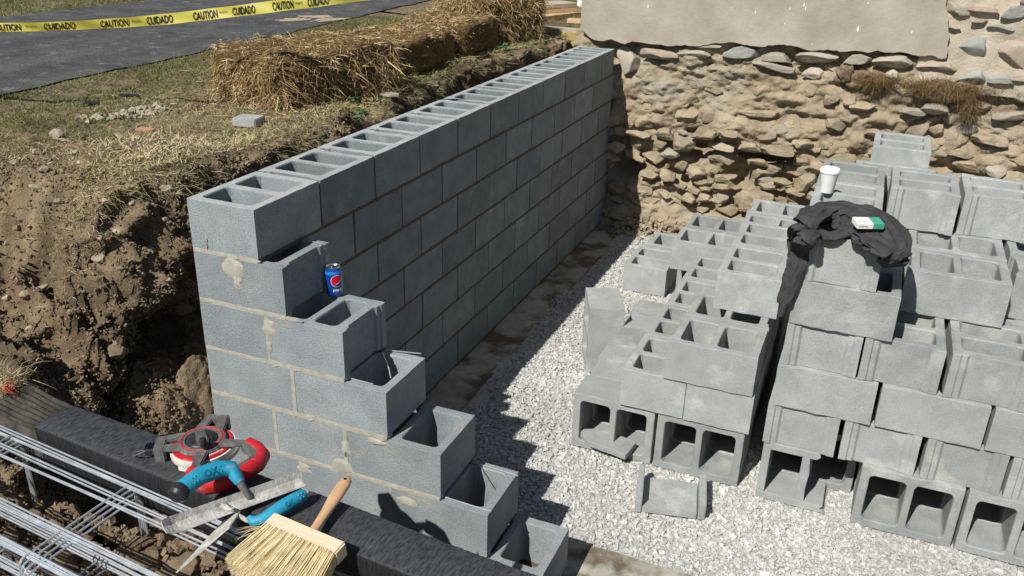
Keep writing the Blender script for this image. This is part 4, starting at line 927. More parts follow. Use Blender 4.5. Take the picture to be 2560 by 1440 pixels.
# ------------------------------------------------------------------ black timber
TZ = -.45
ta = az(196, 1012, TZ); tb = az(1300, 1420, TZ); tf = az(172, 1084, TZ)
dirx = (tb-ta).normalized(); perp = Vector((dirx.y, -dirx.x, 0)); TWID = .145
timber = thing('black_timber', ta, 'long black rough-sawn timber lying across the trench with tools on it', 'timber')
nl = 260; half = []
rb_ = .007
for (cx_, cz_, a0) in ((.5*TWID-rb_, .07-rb_, 0), (-.5*TWID+rb_, .07-rb_, 90), (-.5*TWID+rb_, -.07+rb_, 180), (.5*TWID-rb_, -.07+rb_, 270)):
    half += [(cx_ + rb_*math.cos(R_(a0+k*30)), cz_ + rb_*math.sin(R_(a0+k*30)), math.cos(R_(a0+k*30)), math.sin(R_(a0+k*30))) for k in range(4)]
prof = []
for k in range(16):
    a, b = half[k], half[(k+1) % 16]; m_ = 10 if math.dist(a[:2], b[:2]) > .05 else 1
    prof += [tuple(a[q]+(b[q]-a[q])*t/m_ for q in range(4)) for t in range(m_)]
NP = len(prof); LT = 2.3; xs_ = np.linspace(-.012, LT, nl)
pa_ = np.array(prof); A_ = np.tile(pa_, (nl, 1)); Xr = np.repeat(xs_, NP)
rel = np.stack([Xr, A_[:, 0], A_[:, 1]], 1)
dsp = .0007*fbm(rel*np.array([260, 4, 4]), 2) + .0011*fbm(rel*np.array([70, 14, 14]), 3) + .004*fbm(rel*np.array([3, 12, 12]), 2)
ax_, az_ = A_[:, 0] + A_[:, 2]*dsp, A_[:, 1] + A_[:, 3]*dsp
Vb = np.array(ta)[None] + Xr[:, None]*np.array([dirx[:]]) + (TWID/2 + ax_)[:, None]*np.array([perp[:]]) + np.stack([ax_*0, ax_*0, az_ - .07], 1)
Fb = [(i*NP+k, i*NP+(k+1) % NP, (i+1)*NP+(k+1) % NP, (i+1)*NP+k) for i in range(nl-1) for k in range(NP)]
me = bpy.data.meshes.new('beam'); me.from_pydata([tuple(v) for v in Vb], [], Fb + [tuple(range(NP)), tuple(reversed(range((nl-1)*NP, nl*NP)))]); me.materials.append(K['timber'])
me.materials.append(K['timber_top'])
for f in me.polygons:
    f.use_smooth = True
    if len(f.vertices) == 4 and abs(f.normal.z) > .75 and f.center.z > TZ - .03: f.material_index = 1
link('beam', me, timber)
# ribbed lower end at the left
nr_, nc_ = 150, 40; Vr = []
for i in range(nr_):
    s = i/(nr_-1)                 # across, from back to front
    for j in range(nc_):
        t = j/(nc_-1)             # along, from the timber to the left
        hgt = -.020 - .020*t + .003*mnoise.noise((s*14, t*3, 3)) + .0012*mnoise.noise((s*60, t*18, 3)) - .05*max(0, s-.86)*6
        pos = ta - dirx*(t*.30 + .0) + perp*(-.05*t + s*(TWID*1.0 + .02*t)) + Vector((0, 0, hgt)); Vr.append(pos[:])
lowr = [(v[0], v[1], v[2]-.09) for v in Vr]
Fr = [tuple(f) for f in grid_faces(nr_, nc_)]
nv = nr_*nc_; bd = [i*nc_ for i in range(nr_)] ; side = []
ring = [j for j in range(nc_)] + [i*nc_+nc_-1 for i in range(1, nr_)] + [(nr_-1)*nc_+j for j in range(nc_-2, -1, -1)] + [i*nc_ for i in range(nr_-2, 0, -1)]
side = [(ring[k], ring[(k+1) % len(ring)], ring[(k+1) % len(ring)]+nv, ring[k]+nv) for k in range(len(ring))]
me = bpy.data.meshes.new('ribbed_end'); me.from_pydata(list(Vr)+lowr, [], Fr + side); me.materials.append(K['groove'])
for f in me.polygons: f.use_smooth = True
link('ribbed_end', me, timber)

for k in range(8):
    s_ = (k+.5)/8; P_ = [ta - dirx*(t*.30 - .004) + perp*(-.05*t + s_*(TWID*1.0 + .02*t)) + Vector((0, 0, -.018 - .020*t + .002*math.sin(t*9+k))) for t in np.linspace(0, 1, 14)]
    MB().tube(P_, .0072, 8).build('rib', K['groove'], timber, smooth_=True)
# ------------------------------------------------------------------ soil under the wires
rc = []
g = random.Random(5)
for k in range(260):
    x = g.uniform(-.2, 1.25); y = g.uniform(-1.75, -.93); s = g.choice([.012, .016, .02, .026, .036, .05]) 
    rock('clod', (x, y, float(lawn_z([x], [y])[0]) + s*.25), (s*g.uniform(.9, 1.4), s*g.uniform(.8, 1.2), s*g.uniform(.6, .9)), K['clod'], ground, lo=(s < .03))
cv_, cf_, ct_ = gravel(9000, (-.3, 1.3), (-1.9, -.9), lambda x, y: lawn_z(x, y) - .002, .0075, lambda x, y, g: np.ones(len(x), bool), 61)
tag(link('soil_crumbs', npmesh('soil_crumbs', cv_, cf_, K['clod'], False), ground), kind='stuff')
tuft((.55, -1.35, -.69), (.2, .12, .012), 500, .05, .75, 46, 'dry_grass', 'dry grass scraps on the soil under the wire mesh', -.3, cat='dry grass', squash=(1, 1, .3))
tuft((1.0, -1.22, -.69), (.10, .10, .012), 500, .05, .7, 47, 'dry_grass', 'dry grass scraps on the soil below the brush', -.3, cat='dry grass', squash=(1, 1, .3))

# ------------------------------------------------------------------ wire reinforcement runners
WZ = -.50
o0 = az(0, 1062, WZ); o1 = az(435, 1250, WZ); wd_ = (o1-o0).normalized(); wp = Vector((wd_.y, -wd_.x, 0))     # wp towards the camera
def runner(k, off, label, rung0, cross, nl_pos):
    root = thing('wire_reinforcement', o0 + off, label, 'wire reinforcement', 'bundled galvanised wire reinforcement')
    O = o0 + off
    for c_, z_ in nl_pos:
        jit = random.uniform(-.0015, .0015); P_ = [O + wd_*t + wp*(c_+jit + .003*math.sin(t*3+k)) + Vector((0, 0, z_ + .003*math.sin(t*4+k*2))) for t in np.linspace(-.5, 1.5, 14)]
        MB().tube(P_, .0028, 6, cap=False).build('long_wire', K['galv'], root, smooth_=True)
    for r_ in range(4):
        b = rung0 + r_*.50 - .50; p_ = []
        drop = .27
        for c_, z_ in [(-.004, -drop), (-.004, -.03), (-.002, -.018), (.004, -.008), (.012, -.003), (.028, -.001), (cross, .0), (cross+.014, -.003), (cross+.022, -.012), (cross+.024, -.04), (cross+.024, -drop)]:
            p_.append(O + wd_*(b + .05*c_) + wp*c_ + Vector((0, 0, z_-.0045)))
        MB().tube(p_, .0031, 6).build('cross_wire', K['galv'], root, smooth_=True)
    return root
WL = ['topmost runner of bent galvanised wire mesh in front of the timber', 'second runner from the top of the galvanised wire bundle', 'third runner from the top of the galvanised wire bundle', 'lowest runner in the upper nest of galvanised wire']
for k in range(4):
    runner(k, wd_*(.017*k) + wp*(.0062*k) + Vector((0, 0, -.0035*k)), WL[k], .575, .33, [(.002, 0), (.062 + .012*(k > 1), .0), (.222, .0), (.318, -.001)])
for k in range(4):
    runner(k+5, wd_*(-.16+.018*k) + wp*(.262+.0062*k) + Vector((0, 0, -.075-.0035*k)), ('upper', 'second', 'third', 'lowest')[k] + ' runner of the nearer galvanised wire bundle at the lower left edge', .52, .30, [(.004, 0), (.055, 0), (.11, .0), (.29, 0)])
for k in range(3):
    runner(k+11, wd_*(-.34+.018*k) + wp*(.16+.0062*k) + Vector((0, 0, -.125-.0035*k)), ('upper', 'middle', 'lower')[k] + ' runner of the buried galvanised wire bundle seen between the other two', .46, .28, [(.004, 0), (.09, .0), (.18, 0)])

# ------------------------------------------------------------------ tape measure reel
rcn = az(508, 1112, -.42); hx_d = (az(606, 1188, -.42) - rcn); ang = math.atan2(hx_d.y, hx_d.x)
MR = Matrix.Translation((rcn.x, rcn.y, -.449)) @ Matrix.Rotation(ang, 4, 'Z') @ Matrix.Rotation(R_(2), 4, 'X') @ Matrix.Diagonal((1.07, 1.07, .92, 1))
reel = thing('tape_measure_reel', MR.translation, 'red and grey open reel tape measure with hand crank on the black timber', 'tape measure')
MB().lathe([(.040, .012), (.082, .012), (.083, .014), (.083, .034), (.040, .034)], 48, MR).build('tape_coil', K['tapeblade'], reel, smooth_=True)
MB().lathe([(.0, .004), (.070, .004), (.074, .008), (.074, .0115)], 40, MR).build('back_plate', K['red'], reel, smooth_=True)
MB().lathe([(.03, .0345), (.076, .0345), (.078, .037), (.076, .041), (.03, .043)], 40, MR).build('reel_disc', K['red'], reel, smooth_=True)
def ringpoly(r0, r1, a0, a1, n=8): return [(r0*math.cos(R_(a0+(a1-a0)*k/n)), r0*math.sin(R_(a0+(a1-a0)*k/n))) for k in range(n+1)] + [(r1*math.cos(R_(a1+(a0-a1)*k/n)), r1*math.sin(R_(a1+(a0-a1)*k/n))) for k in range(n+1)]
fr = MB()
for a in (128, 232):
    for sg in (-1, 1):
        q1 = [(.058*math.cos(R_(a+sg*46)), .058*math.sin(R_(a+sg*46))), (.100*math.cos(R_(a+sg*20)), .100*math.sin(R_(a+sg*20))), (.098*math.cos(R_(a+sg*5)), .098*math.sin(R_(a+sg*5))), (.046*math.cos(R_(a+sg*13)), .046*math.sin(R_(a+sg*13)))]
        fr.prism(q1 if sg < 0 else q1, .043, .054, MR)
    fr.prism([(.096*math.cos(R_(a-20)), .096*math.sin(R_(a-20))), (.122*math.cos(R_(a-14)), .122*math.sin(R_(a-14))), (.122*math.cos(R_(a+14)), .122*math.sin(R_(a+14))), (.096*math.cos(R_(a+20)), .096*math.sin(R_(a+20)))], .002, .0545, MR)
    fr.prism([(.047*math.cos(R_(a-13)), .047*math.sin(R_(a-13))), (.060*math.cos(R_(a-11)), .060*math.sin(R_(a-11))), (.060*math.cos(R_(a+11)), .060*math.sin(R_(a+11))), (.047*math.cos(R_(a+13)), .047*math.sin(R_(a+13)))], .0432, .0535, MR)
for sg in (-1, 1):
    fr.prism([(.030, sg*.036), (.046, sg*.012), (.060, sg*.016), (.105, sg*.066), (.088, sg*.080)], .0434, .0538, MR)
    fr.prism([(.086, sg*.060), (.100, sg*.058), (.150, sg*.058), (.150, sg*.074), (.088, sg*.082)], .020, .0545, MR)
fr.lathe([(.040, .044), (.040, .0555), (.058, .0550), (.064, .050), (.064, .044)], 40, MR)
fr.build('frame', K['greyplas'], reel, bevel=.003)
MB().tube([(MR @ Vector((.052*math.cos(a), .052*math.sin(a), .0545))) for a in np.linspace(0, 6.2832, 49)], .0028, 6, cap=False).build('ring', K['red'], reel, smooth_=True)
MB().lathe([(.0, .0625), (.028, .062), (.038, .058), (.042, .052), (.042, .044)], 36, MR).build('hub', K['blackplas'], reel, smooth_=True)
# D grip
gp = [(.088, -.078), (.120, -.082), (.152, -.078), (.172, -.055), (.178, -.02), (.178, .02), (.172, .055), (.152, .078), (.120, .082), (.088, .078)]
MB().tube([MR @ Vector((x*1.0 + .004, y*1.04, .030)) for x, y in gp], [.021, .022, .021, .019, .0185, .0185, .019, .021, .022, .021], 12, flat=1.3).build('grip', K['red'], reel, smooth_=True)
MB().tube([MR @ Vector((x*.93+.006, y*.93, .038)) for x, y in gp], .0155, 10, flat=1.0).build('grip_liner', K['greyplas'], reel, smooth_=True)
cr = Matrix.Rotation(R_(-22), 4, 'Z')
mb = MB(); mb.prism([(-.030, -.012), (.02, -.016), (.055, -.010), (.064, 0), (.055, .010), (.02, .016), (-.030, .012)], .0615, .0685, MR @ cr); mb.build('crank', K['greyplas'], reel, bevel=.0025)
MB().lathe([(.0, .068), (.0085, .068), (.0095, .074), (.009, .094), (.0075, .097), (0, .097)], 16, MR @ cr @ Matrix.Translation((.056, 0, 0))).build('crank_knob', K['blackplas'], reel, smooth_=True)
# outlet nozzle, hook, ribbon
tl = MR.inverted() @ Vector((*az(345, 1118, -.425)[:2], -.425)); ta_ = math.atan2(tl.y, tl.x)
MT = MR @ Matrix.Rotation(ta_, 4, 'Z')
mb = MB(); mb.prism([(.112, -.020), (.150, -.012), (.150, .012), (.112, .020)], .010, .034, MT)
for k in range(5): mb.box((.116+k*.007, -.019+k*.0012, .0345), (.1195+k*.007, .019-k*.0012, .038), MT)
mb.build('nozzle', K['blackplas'], reel, bevel=.002)
MB().tube([MT @ Vector(p_) for p_ in ((.150, 0, .02), (.172, .004, .016), (.176, .022, .018), (.160, .036, .032), (.135, .034, .044), (.122, .022, .036), (.130, .010, .03))], .0024, 6).build('hook', K['greyplas'], reel, smooth_=True)
rb = MB(); aa = np.linspace(R_(-70), R_(52), 30)
vs = []; 
for a in aa: vs += [MR @ Vector((.094*math.cos(a), .094*math.sin(a), .012)), MR @ Vector((.094*math.cos(a), .094*math.sin(a), .026))]
rb.add(vs, [(2*i, 2*i+2, 2*i+3, 2*i+1) for i in range(29)]); rb.build('ribbon', K['tapeblade'], reel)
def flat_text(s, M_, w_, h_, z, m, parent, name='lettering', off=.01):
    V_, F_, _ = text2d(s, off); me = bpy.data.meshes.new(name); me.from_pydata([M_ @ Vector(((a-.5)*w_, (b-.5)*h_, z)) for a, b in V_], [], F_); return link(name, me, parent, m)
flat_text('100', MR @ Matrix.Rotation(R_(180), 4, 'Z') @ Matrix.Translation((.066, 0, 0)) @ Matrix.Rotation(R_(-90), 4, 'Z') @ Matrix.Rotation(R_(180), 4, 'Z'), .030, .013, .0432, K['white'], reel, off=.03)
flat_text('FT', MR @ Matrix.Rotation(R_(180), 4, 'Z') @ Matrix.Translation((.0575, 0, 0)) @ Matrix.Rotation(R_(-90), 4, 'Z') @ Matrix.Rotation(R_(180), 4, 'Z'), .009, .005, .0437, K['white'], reel, off=.02)
flat_text('Milwaukee', MR @ Matrix.Translation((.067, 0, 0)) @ Matrix.Rotation(R_(90), 4, 'Z'), .040, .008, .0433, K['white'], reel, off=.01)

# ------------------------------------------------------------------ sled-runner jointer
ja = az(405, 1325, -.405); jb = az(752, 1200, -.435); jd = (jb-ja).normalized(); JL = (jb-ja).length
jp = jd.cross(Vector((0, 0, 1))).normalized()            # towards the camera
MJ = Matrix((( jd.x, -jp.x, 0, ja.x), (jd.y, -jp.y, 0, ja.y), (jd.z, -jp.z, 1, ja.z), (0, 0, 0, 1)))
MJ = MJ @ Matrix.Rotation(R_(42), 4, 'X')
jt = thing('brick_jointer', ja, 'mortar-caked sled runner jointer with light blue handle leaning on the timber', 'jointer')
mb = MB()
sec = [(-.017, .012), (-.0165, .0155), (-.004, .006), (.004, .006), (.0165, .0155), (.017, .012), (.005, -.002), (-.005, -.002)]
n_ = 34; vs = []
for i in range(n_):
    t = i/(n_-1); x = t*JL; up_ = .016*max(0, (.10-t)/.10)**1.5; wd2 = 1 - .25*max(0, (.06-t)/.06)
    for a, b in sec: vs.append(MJ @ Vector((x, a*1.35*wd2, b*.9 + up_)))
fs = [(i*8+k, i*8+(k+1) % 8, (i+1)*8+(k+1) % 8, (i+1)*8+k) for i in range(n_-1) for k in range(8)] + [tuple(reversed(range(8))), tuple(range((n_-1)*8, n_*8))]
mb.add(vs, fs); mb.build('runner', K['steel_mortar'], jt)
lump('caked_mortar', MJ @ Vector((JL*.42, 0, .008)), (.03, .009, .006), K['steel_mortar'], 3.1, .35, 4, jt).rotation_euler = (0, 0, 0)
# handle
hb0 = MJ @ Vector((JL*.60, 0, .006)); e1 = az(596, 1200, -.375); e2 = az(580, 1172, -.355); e3 = az(548, 1172, -.350); e4 = az(500, 1190, -.350); e5 = az(455, 1222, -.355); e6 = az(442, 1238, -.358)
MB().tube([hb0, hb0.lerp(e1, .6), e1, e2], [.008, .010, .012, .015], 12).build('shank', K['greyplas'], jt, smooth_=True)
MB().tube([hb0.lerp(e1, .85) , e1.lerp(e2, .5), e2, e3, e3.lerp(e4, .5), e4, e4.lerp(e5, .5), e5], [.013, .018, .0205, .0225, .0235, .0235, .023, .0225], 16).build('grip', K['blue'], jt, smooth_=True)
MB().tube([e5, e5.lerp(e6, .4), e6, e6 + (e6-e5)*.35], [.0228, .025, .025, .018], 14).build('end_cap', K['blackplas'], jt, smooth_=True)
def on_grip(c, ax, rad, s, w_, h_, parent, m=K['blue_dark'], off=.03):
    V_, F_, _ = text2d(s, off); ax = ax.normalized(); vw = (CAM - c).normalized(); vw = (vw - ax*vw.dot(ax)).normalized(); sd_ = vw.cross(ax)
    vs = []
    for a, b in V_:
        th = (b-.5)*h_/rad; vs.append(c + ax*((a-.5)*w_) + (vw*math.cos(th) + sd_*math.sin(th))*(rad*1.03))
    me = bpy.data.meshes.new('lettering'); me.from_pydata(vs, [], F_); link('lettering', me, parent, m)
on_grip(e3.lerp(e4, .55), (e3-e4), .0238, 'OX', .036, .018, jt)
def dots(c, ax, rad, parent):
    ax = ax.normalized(); vw = (CAM - c).normalized(); vw = (vw - ax*vw.dot(ax)).normalized(); sd_ = vw.cross(ax); mb = MB()
    for i in (-.005, .005):
        for th in (-.28, .28):
            q_ = c + ax*i + (vw*math.cos(th) + sd_*math.sin(th))*rad; nn = (q_-c-ax*i).normalized(); zq = nn.to_track_quat('Z', 'Y').to_matrix().to_4x4()
            mb.lathe([(0, .0012), (.0016, .0010), (.0026, -.0008)], 8, Matrix.Translation(q_) @ zq)
    mb.build('grip_dots', K['blue'], parent, smooth_=True)
dots(e4.lerp(e5, .45), e4-e5, .0236, jt); dots(e3.lerp(e2, .1), e3-e4, .0230, jt)

# ------------------------------------------------------------------ pointing trowel
t0 = az(766, 1232, -.415); t1 = az(700, 1272, -.418); t2 = az(655, 1300, -.425); t3 = az(632, 1304, -.427); t4 = az(622, 1292, -.42)
tr = thing('pointing_trowel', t3, 'pointing trowel with light blue handle half under the brush on the timber', 'trowel')
MB().tube([t0, t0.lerp(t1, .12), t0.lerp(t1, .5), t1, t1.lerp(t2, .5), t2, t3, t4], [.0095, .0165, .019, .019, .0175, .0155, .0140, .007], 14).build('grip', K['blue'], tr, smooth_=True)
MB().tube([t0 + (t0-t1)*.10, t0 + (t0-t1)*.04, t0.lerp(t1, .06)], [.006, .0105, .0125], 12).build('end_cap', K['steel_mortar'], tr, smooth_=True)
on_grip(t0.lerp(t1, .75), (t0-t1), .0192, 'OX', .024, .013, tr); dots(t0.lerp(t1, .3), t0-t1, .0190, tr)
b0 = az(600, 1278, -.425); bt = az(440, 1432, -.47); bw = Vector((0, 0, 1))
MB().tube([t3, t3.lerp(b0, .5) + Vector((0, 0, -.012)), b0.lerp(bt, .06)], [.0065, .006, .006], 8).build('shank', K['steel_mortar'], tr, smooth_=True)
nrm = ((bt-b0).normalized()).cross((CAM-b0).normalized()).normalized()
sidev = (nrm*.22 + (CAM-b0).normalized()*-.97).normalized()
mb = MB(); pts = [b0, b0.lerp(bt, .22) + sidev*.048, bt, b0.lerp(bt, .22) - sidev*.048]
th = nrm*.0016; mb.add([p_ + th for p_ in pts] + [p_ - th for p_ in pts], [(0,1,2,3),(7,6,5,4)] + [(k, (k+1) % 4, 4+(k+1) % 4, 4+k) for k in range(4)]); mb.build('blade', K['steel_mortar'], tr)

# ------------------------------------------------------------------ masonry brush
bl = az(672, 1292, -.40); br = az(852, 1368, -.40); bx = (br-bl).normalized(); BRL = (br-bl).length; by = Vector((-bx.y, bx.x, 0)); bz = Vector((0, 0, 1))
tiltb = R_(8); fw = (-by*math.cos(tiltb) - bz*math.sin(tiltb)); upb = (bz*math.cos(tiltb) - by*math.sin(tiltb))
MBR = Matrix(((bx.x, fw.x, upb.x, bl.x), (bx.y, fw.y, upb.y, bl.y), (bx.z, fw.z, upb.z, bl.z), (0, 0, 0, 1)))
brush = thing('masonry_brush', bl, 'wide masonry brush with pale bristles and wooden handle at the timber edge', 'brush')
mb = MB(); mb.box((0, -.020, -.045), (BRL, .022, .0), MBR); mb.build('brush_head', K['wood_pale'], brush, bevel=.004)
ht = az(871, 1193, -.405); hr = MBR @ Vector((BRL*.52, -.015, -.022))
hpts = [hr, hr.lerp(ht, .15), hr.lerp(ht, .38), hr.lerp(ht, .62), hr.lerp(ht, .84), hr.lerp(ht, .95), ht]
MB().tube(hpts, [.0125, .0115, .0135, .0185, .0185, .0145, .006], 14, flat=.62).build('handle', K['wood_handle'], brush, smooth_=True)
hq = hr.lerp(ht, .91) ; MB().lathe([(0, .0003), (.0042, .0), (.0042, -.002)], 12, Matrix.Translation(hq + Vector((0, 0, .0108)))).build('hang_hole', K['dark'], brush)
g = np.random.default_rng(91); n = 26000
col_ = g.integers(0, 15, n); row_ = g.integers(0, 4, n); Mb3 = np.array(MBR.to_3x3())
sc_ = g.uniform(-1, 1, n)
rx = (col_+.5 + sc_*.42)/15*(BRL-.010)+.005; rz_ = -.005 - row_*.0105 + g.normal(0, .0022, n)
fanx = (rx/BRL-.5)*.46 - .08 + g.normal(0, .016, n); fanz = -.22 - .14*row_/3 + g.normal(0, .025, n)
loc0 = np.stack([rx, np.full(n, .018), rz_], 1); dl = np.stack([fanx, np.ones(n), fanz], 1); dl /= np.linalg.norm(dl, axis=1)[:, None]
P0 = loc0 @ Mb3.T + np.array(bl); D0 = dl @ Mb3.T
V_, F_, t_ = blades(P0, D0, (.118 + .008*g.normal(0, 1, n).clip(-2.5, 1.5)), np.full(n, .00085), np.clip(.72 + .12*(row_ == 0) + g.normal(0, .08, n), 0, 1), .04, 92)
o = link('bristles', npmesh('bristles', V_, F_, K['bristle'], False, t_), brush); tag(o, kind='stuff')
cw = []
for t_, zt, zb_ in ((0, -.003, -.040), (.5, -.017, -.056), (.86, -.030, -.066)):
    y_ = .018 + .118*t_; sp_ = .26*t_*.118
    for x_, z_ in ((.004 - sp_ - .009*t_, zt), (BRL-.004 + sp_ - .009*t_, zt), (BRL-.004 + sp_ - .009*t_, zb_), (.004 - sp_ - .009*t_, zb_)): cw.append(MBR @ Vector((x_, y_, z_)))
MB().add(cw, [(0,1,2,3)] + [(i*4+k, i*4+(k+1) % 4, (i+1)*4+(k+1) % 4, (i+1)*4+k) for i in (0, 1) for k in range(4)] + [(8,9,10,11)]).build('bristle_core', K['bristle_mass'], brush)
n = 26; k = g.uniform(0, .12, n); loc0 = np.stack([k*BRL, np.full(n, .02), g.uniform(-.04, 0, n)], 1); dl = np.stack([g.uniform(-1.6, -.4, n), np.ones(n), g.normal(0, .3, n)], 1); dl /= np.linalg.norm(dl, axis=1)[:, None]
V_, F_, t_ = blades(loc0 @ Mb3.T + np.array(bl), dl @ Mb3.T, g.uniform(.05, .10, n), np.full(n, .0006), np.full(n, .8), .3, 93)
tag(link('stray_bristles', npmesh('stray_bristles', V_, F_, K['bristle'], False, t_), brush), kind='stuff')

# ------------------------------------------------------------------ drink can
cz0 = -2*CO + .0; cc = az(839, 737, cz0); CANH = .122
can = thing('drink_can', (cc.x, cc.y, cz0), 'blue soft drink can standing on the stepped wall', 'can')
MC = Matrix.Translation((cc.x, cc.y, cz0 + .001)) @ Matrix.Rotation(R_(-2), 4, 'Y')
CR = .0331
MB().lathe([(.0, .004), (.022, .003), (.0245, .0), (.0265, .002), (CR, .0125), (CR, .094), (.0325, .099), (.0272, .1165)], 48, MC).build('can_body', K['can'], can, smooth_=True)
MB().lathe([(.0332, .0935), (.0327, .0992), (.0306, .1065)], 48, MC).build('shoulder_band', K['can_light'], can, smooth_=True)
MB().lathe([(.0272, .1165), (.0278, .1195), (.027, .1215), (.0255, .1205), (.0248, .1165), (0, .1165)], 48, MC).build('lid', K['alu'], can, smooth_=True)
fa = math.atan2(CAM.y-cc.y, CAM.x-cc.x)
MB().prism([(.0105*math.cos(k*.449)+.002, .0075*math.sin(k*.449)) for k in range(14)], .1167, .1171, MC @ Matrix.Rotation(fa+.9, 4, 'Z') @ Matrix.Translation((.010, 0, 0))).build('opening', K['dark'], can)
MB().prism([(.010*math.cos(k*.449), .006*math.sin(k*.449)) for k in range(14)], .1178, .1186, MC @ Matrix.Rotation(fa+.9, 4, 'Z') @ Matrix.Translation((-.006, 0, 0))).build('tab', K['alu'], can)
la = fa + .30
def canpt(dx, z, lift=.0003): return MC @ Vector(((CR+lift)*math.cos(la + dx/CR), (CR+lift)*math.sin(la + dx/CR), z))
def can_region(lo_, hi_, m, lift, R0, z0=.068, n=36):
    vs, fs = [], []; xs_ = np.linspace(-R0, R0, n)
    for x in xs_:
        c_ = math.sqrt(max(R0*R0-x*x, 0)); a, b = max(-c_, min(c_, lo_(x))), max(-c_, min(c_, hi_(x)))
        for k in range(6): vs.append(canpt(x, z0 + a + (b-a)*k/5, lift))
    me = bpy.data.meshes.new('emblem'); me.from_pydata(vs, [], [tuple(f) for f in grid_faces(n, 6)]); link('emblem', me, can, m)
R0 = .0225
can_region(lambda x: -1, lambda x: 1, K['white'], .00025, R0*1.06)
can_region(lambda x: -.004 + .55*x + 9*x*x*(x > 0)*.9 - .006, lambda x: 1, K['logo_red'], .00045, R0)
can_region(lambda x: -1, lambda x: -.0125 + .35*x + 10*x*x*(x > 0), K['logo_blue'], .00045, R0)
V_, F_, _ = text2d('pepsi', .02); me = bpy.data.meshes.new('lettering'); me.from_pydata([canpt((a-.5)*.034, .024 + b*.0145, .0004) for a, b in V_], [], F_); link('lettering', me, can, K['white'])

# ------------------------------------------------------------------ foam cup
uc = az(2066, 480, G6); cup = thing('foam_cup', (uc.x, uc.y, G6), 'white foam coffee cup with lid standing on a pile block', 'cup')
MU_ = Matrix.Translation((uc.x, uc.y, G6 + .001))
MB().lathe([(0, 0), (.0285, 0), (.0295, .003), (.0400, .094), (.0408, .096)], 40, MU_).build('cup_body', K['foam'], cup, smooth_=True)
MB().lathe([(.0405, .092), (.0432, .0925), (.0438, .100), (.0425, .1015), (.0415, .109), (.0395, .111), (.0375, .106), (0, .1055)], 40, MU_).build('lid', K['foam'], cup, smooth_=True)

# ------------------------------------------------------------------ sweatshirt and packet
def cloth(name, tubes, parent, seed, vox=.0045, fold=.2, m=K['cloth']):
    vs, fs = [], []
    for ti, (pts, rs, fl_) in enumerate(tubes):
        P_ = [Vector(p_) for p_ in pts]; n = 64; K_ = 60; u = None; off = len(vs)
        for i in range(K_):
            t = i/(K_-1)*(len(P_)-1); a = min(int(t), len(P_)-2); f = t-a
            p0, p1, p2, p3 = P_[max(a-1, 0)], P_[a], P_[a+1], P_[min(a+2, len(P_)-1)]
            c_ = .5*((2*p1) + (p2-p0)*f + (2*p0-5*p1+4*p2-p3)*f*f + (-p0+3*p1-3*p2+p3)*f**3)
            dd = (.5*((p2-p0) + 2*(2*p0-5*p1+4*p2-p3)*f + 3*(-p0+3*p1-3*p2+p3)*f*f)).normalized()
            rad = rs[a] + (rs[a+1]-rs[a])*f; e_ = min(1, min(i, K_-1-i)/3); rad *= (.35 + .65*math.sqrt(e_))
            ref = Vector((0, 0, 1)) if abs(dd.z) < .8 else Vector((0, -1, 0)); up_ = (ref - dd*ref.dot(dd)).normalized(); q_ = dd.cross(up_)
            for k in range(n):
                th = 2*math.pi*k/n; ph = 1.6*mnoise.noise((seed+ti, i*.09, 0)) + .8*mnoise.noise((seed, th, i*.05))
                fo = (1-abs(math.sin(th*3 + ph*2.2)))*.8 + (1-abs(math.sin(th*5.5 - ph*3 + ti)))*.55 - .55
                rr_ = rad*(1 + fold*fo*(.6+.7*mnoise.noise((seed*2, i*.12, ti)))) + .004*mnoise.noise(Vector(c_)*25 + Vector((th, 0, 0)))
                vs.append(c_ + (up_*math.cos(th)*fl_ + q_*math.sin(th))*rr_)
        fs += [(off+i*n+k, off+i*n+(k+1) % n, off+(i+1)*n+(k+1) % n, off+(i+1)*n+k) for i in range(K_-1) for k in range(n)] + [tuple(off+k for k in reversed(range(n))), tuple(off+(K_-1)*n+k for k in range(n))]
    me = bpy.data.meshes.new(name); me.from_pydata([tuple(v) for v in vs], [], fs); ob = bpy.data.objects.new('tmp', me); COL.objects.link(ob)
    md = ob.modifiers.new('r', 'REMESH'); md.mode = 'VOXEL'; md.voxel_size = vox
    sm = ob.modifiers.new('s', 'SMOOTH'); sm.iterations = 2; sm.factor = .5
    bpy.context.view_layer.update(); e = bpy.data.meshes.new_from_object(ob.evaluated_get(bpy.context.evaluated_depsgraph_get())); bpy.data.objects.remove(ob)
    for f in e.polygons: f.use_smooth = True
    e.materials.clear(); e.materials.append(m); e.name = name; return link(name, e, parent)
hz = -.115
sw = thing('sweatshirt', (2.2, 1.3, G6), 'dark grey sweatshirt heaped on the block pile with one sleeve hanging down', 'sweatshirt')
P = lambda u, v, z=hz: az(u, v, z)
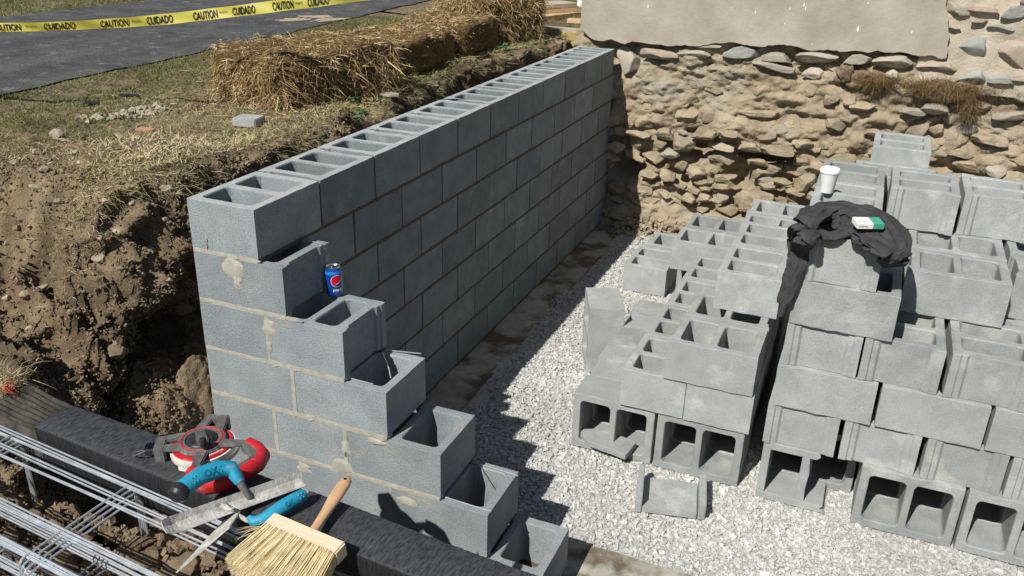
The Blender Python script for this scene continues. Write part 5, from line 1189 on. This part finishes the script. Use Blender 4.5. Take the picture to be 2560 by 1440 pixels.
cloth('body', [([at(1992, 645, 'y', 1.16), at(1994, 605, 'y', 1.20), P(2012, 560, -.11), P(2050, 532, -.11), P(2105, 526, -.11), P(2155, 536, -.11), P(2200, 558, -.115), P(2228, 598, -.13), P(2242, 640, -.17), P(2240, 662, -.23)], [.030, .040, .052, .062, .070, .078, .078, .068, .052, .030], .42),
               ([P(2090, 556, -.140), P(2140, 570, -.135), P(2185, 594, -.13), P(2222, 628, -.15), P(2235, 655, -.19)], [.05, .07, .078, .064, .040], .36),
               ([P(2128, 600, -.146), P(2165, 604, -.142), P(2198, 620, -.15), P(2222, 646, -.19), P(2214, 664, -.24)], [.024, .036, .044, .042, .022], .5),
               ([P(2030, 560, -.145), P(2070, 552, -.145), P(2120, 562, -.145)], [.02, .028, .04], .35)], sw, 1.5, .0036, .55)
cloth('front_roll', [([P(2010, 602, -.146), P(2040, 584, -.142), P(2078, 590, -.144), P(2108, 584, -.138), P(2132, 568, -.125), P(2152, 568, -.118), P(2162, 582, -.12)], [.022, .028, .028, .028, .030, .032, .024], .6)], sw, 4.5, .0032, .5)
sl_p = [P(2034, 582, -.14), P(2014, 598, -.14), at(1999, 622, 'y', 1.088), at(1991, 660, 'y', 1.080), at(1979, 700, 'y', 1.078), at(1968, 737, 'y', 1.075), at(1960, 764, 'y', 1.072)]
cloth('sleeve', [(sl_p, [.036, .042, .042, .038, .036, .034, .030], .5)], sw, 7.5, .0034, .4)
cd_ = (sl_p[-1]-sl_p[-2]).normalized(); MB().tube([sl_p[-1] - cd_*.02, sl_p[-1] + cd_*.012, sl_p[-1] + cd_*.04], [.033, .034, .030], 20, flat=.55).build('cuff', K['cloth'], sw, smooth_=True)
pk_c = az(2172, 546, -.055); pa = az(2128, 540, -.055); pb_ = az(2215, 548, -.055)
pkd = math.atan2(pb_.y-pa.y, pb_.x-pa.x)
MP = Matrix.Translation((pk_c.x, pk_c.y, -.084)) @ Matrix.Rotation(pkd + R_(14), 4, 'Z') @ Matrix.Rotation(R_(7), 4, 'X') @ Matrix.Diagonal((1.12, 1.1, 1.0, 1))
pack = thing('cigarette_packet', MP.translation, 'green and white cigarette packet lying on the dark sweatshirt', 'packet')
MB().box((.009, -.0275, 0), (.046, .0275, .022), MP).build('green_half', K['mint'], pack, bevel=.001)
MB().box((-.046, -.0272, .0002), (.0088, .0272, .0218), MP).build('white_half', K['card'], pack, bevel=.001)
flat_text('Newport', MP @ Matrix.Translation((-.025, -.0276, .011)) @ Matrix.Rotation(R_(90), 4, 'X') @ Matrix.Rotation(R_(180), 4, 'Z'), .030, .008, .0002, K['ink'], pack)
flat_text('Newport', MP @ Matrix.Translation((-.026, -.008, .0219)) @ Matrix.Rotation(R_(180), 4, 'Z'), .032, .009, .0001, K['ink'], pack)
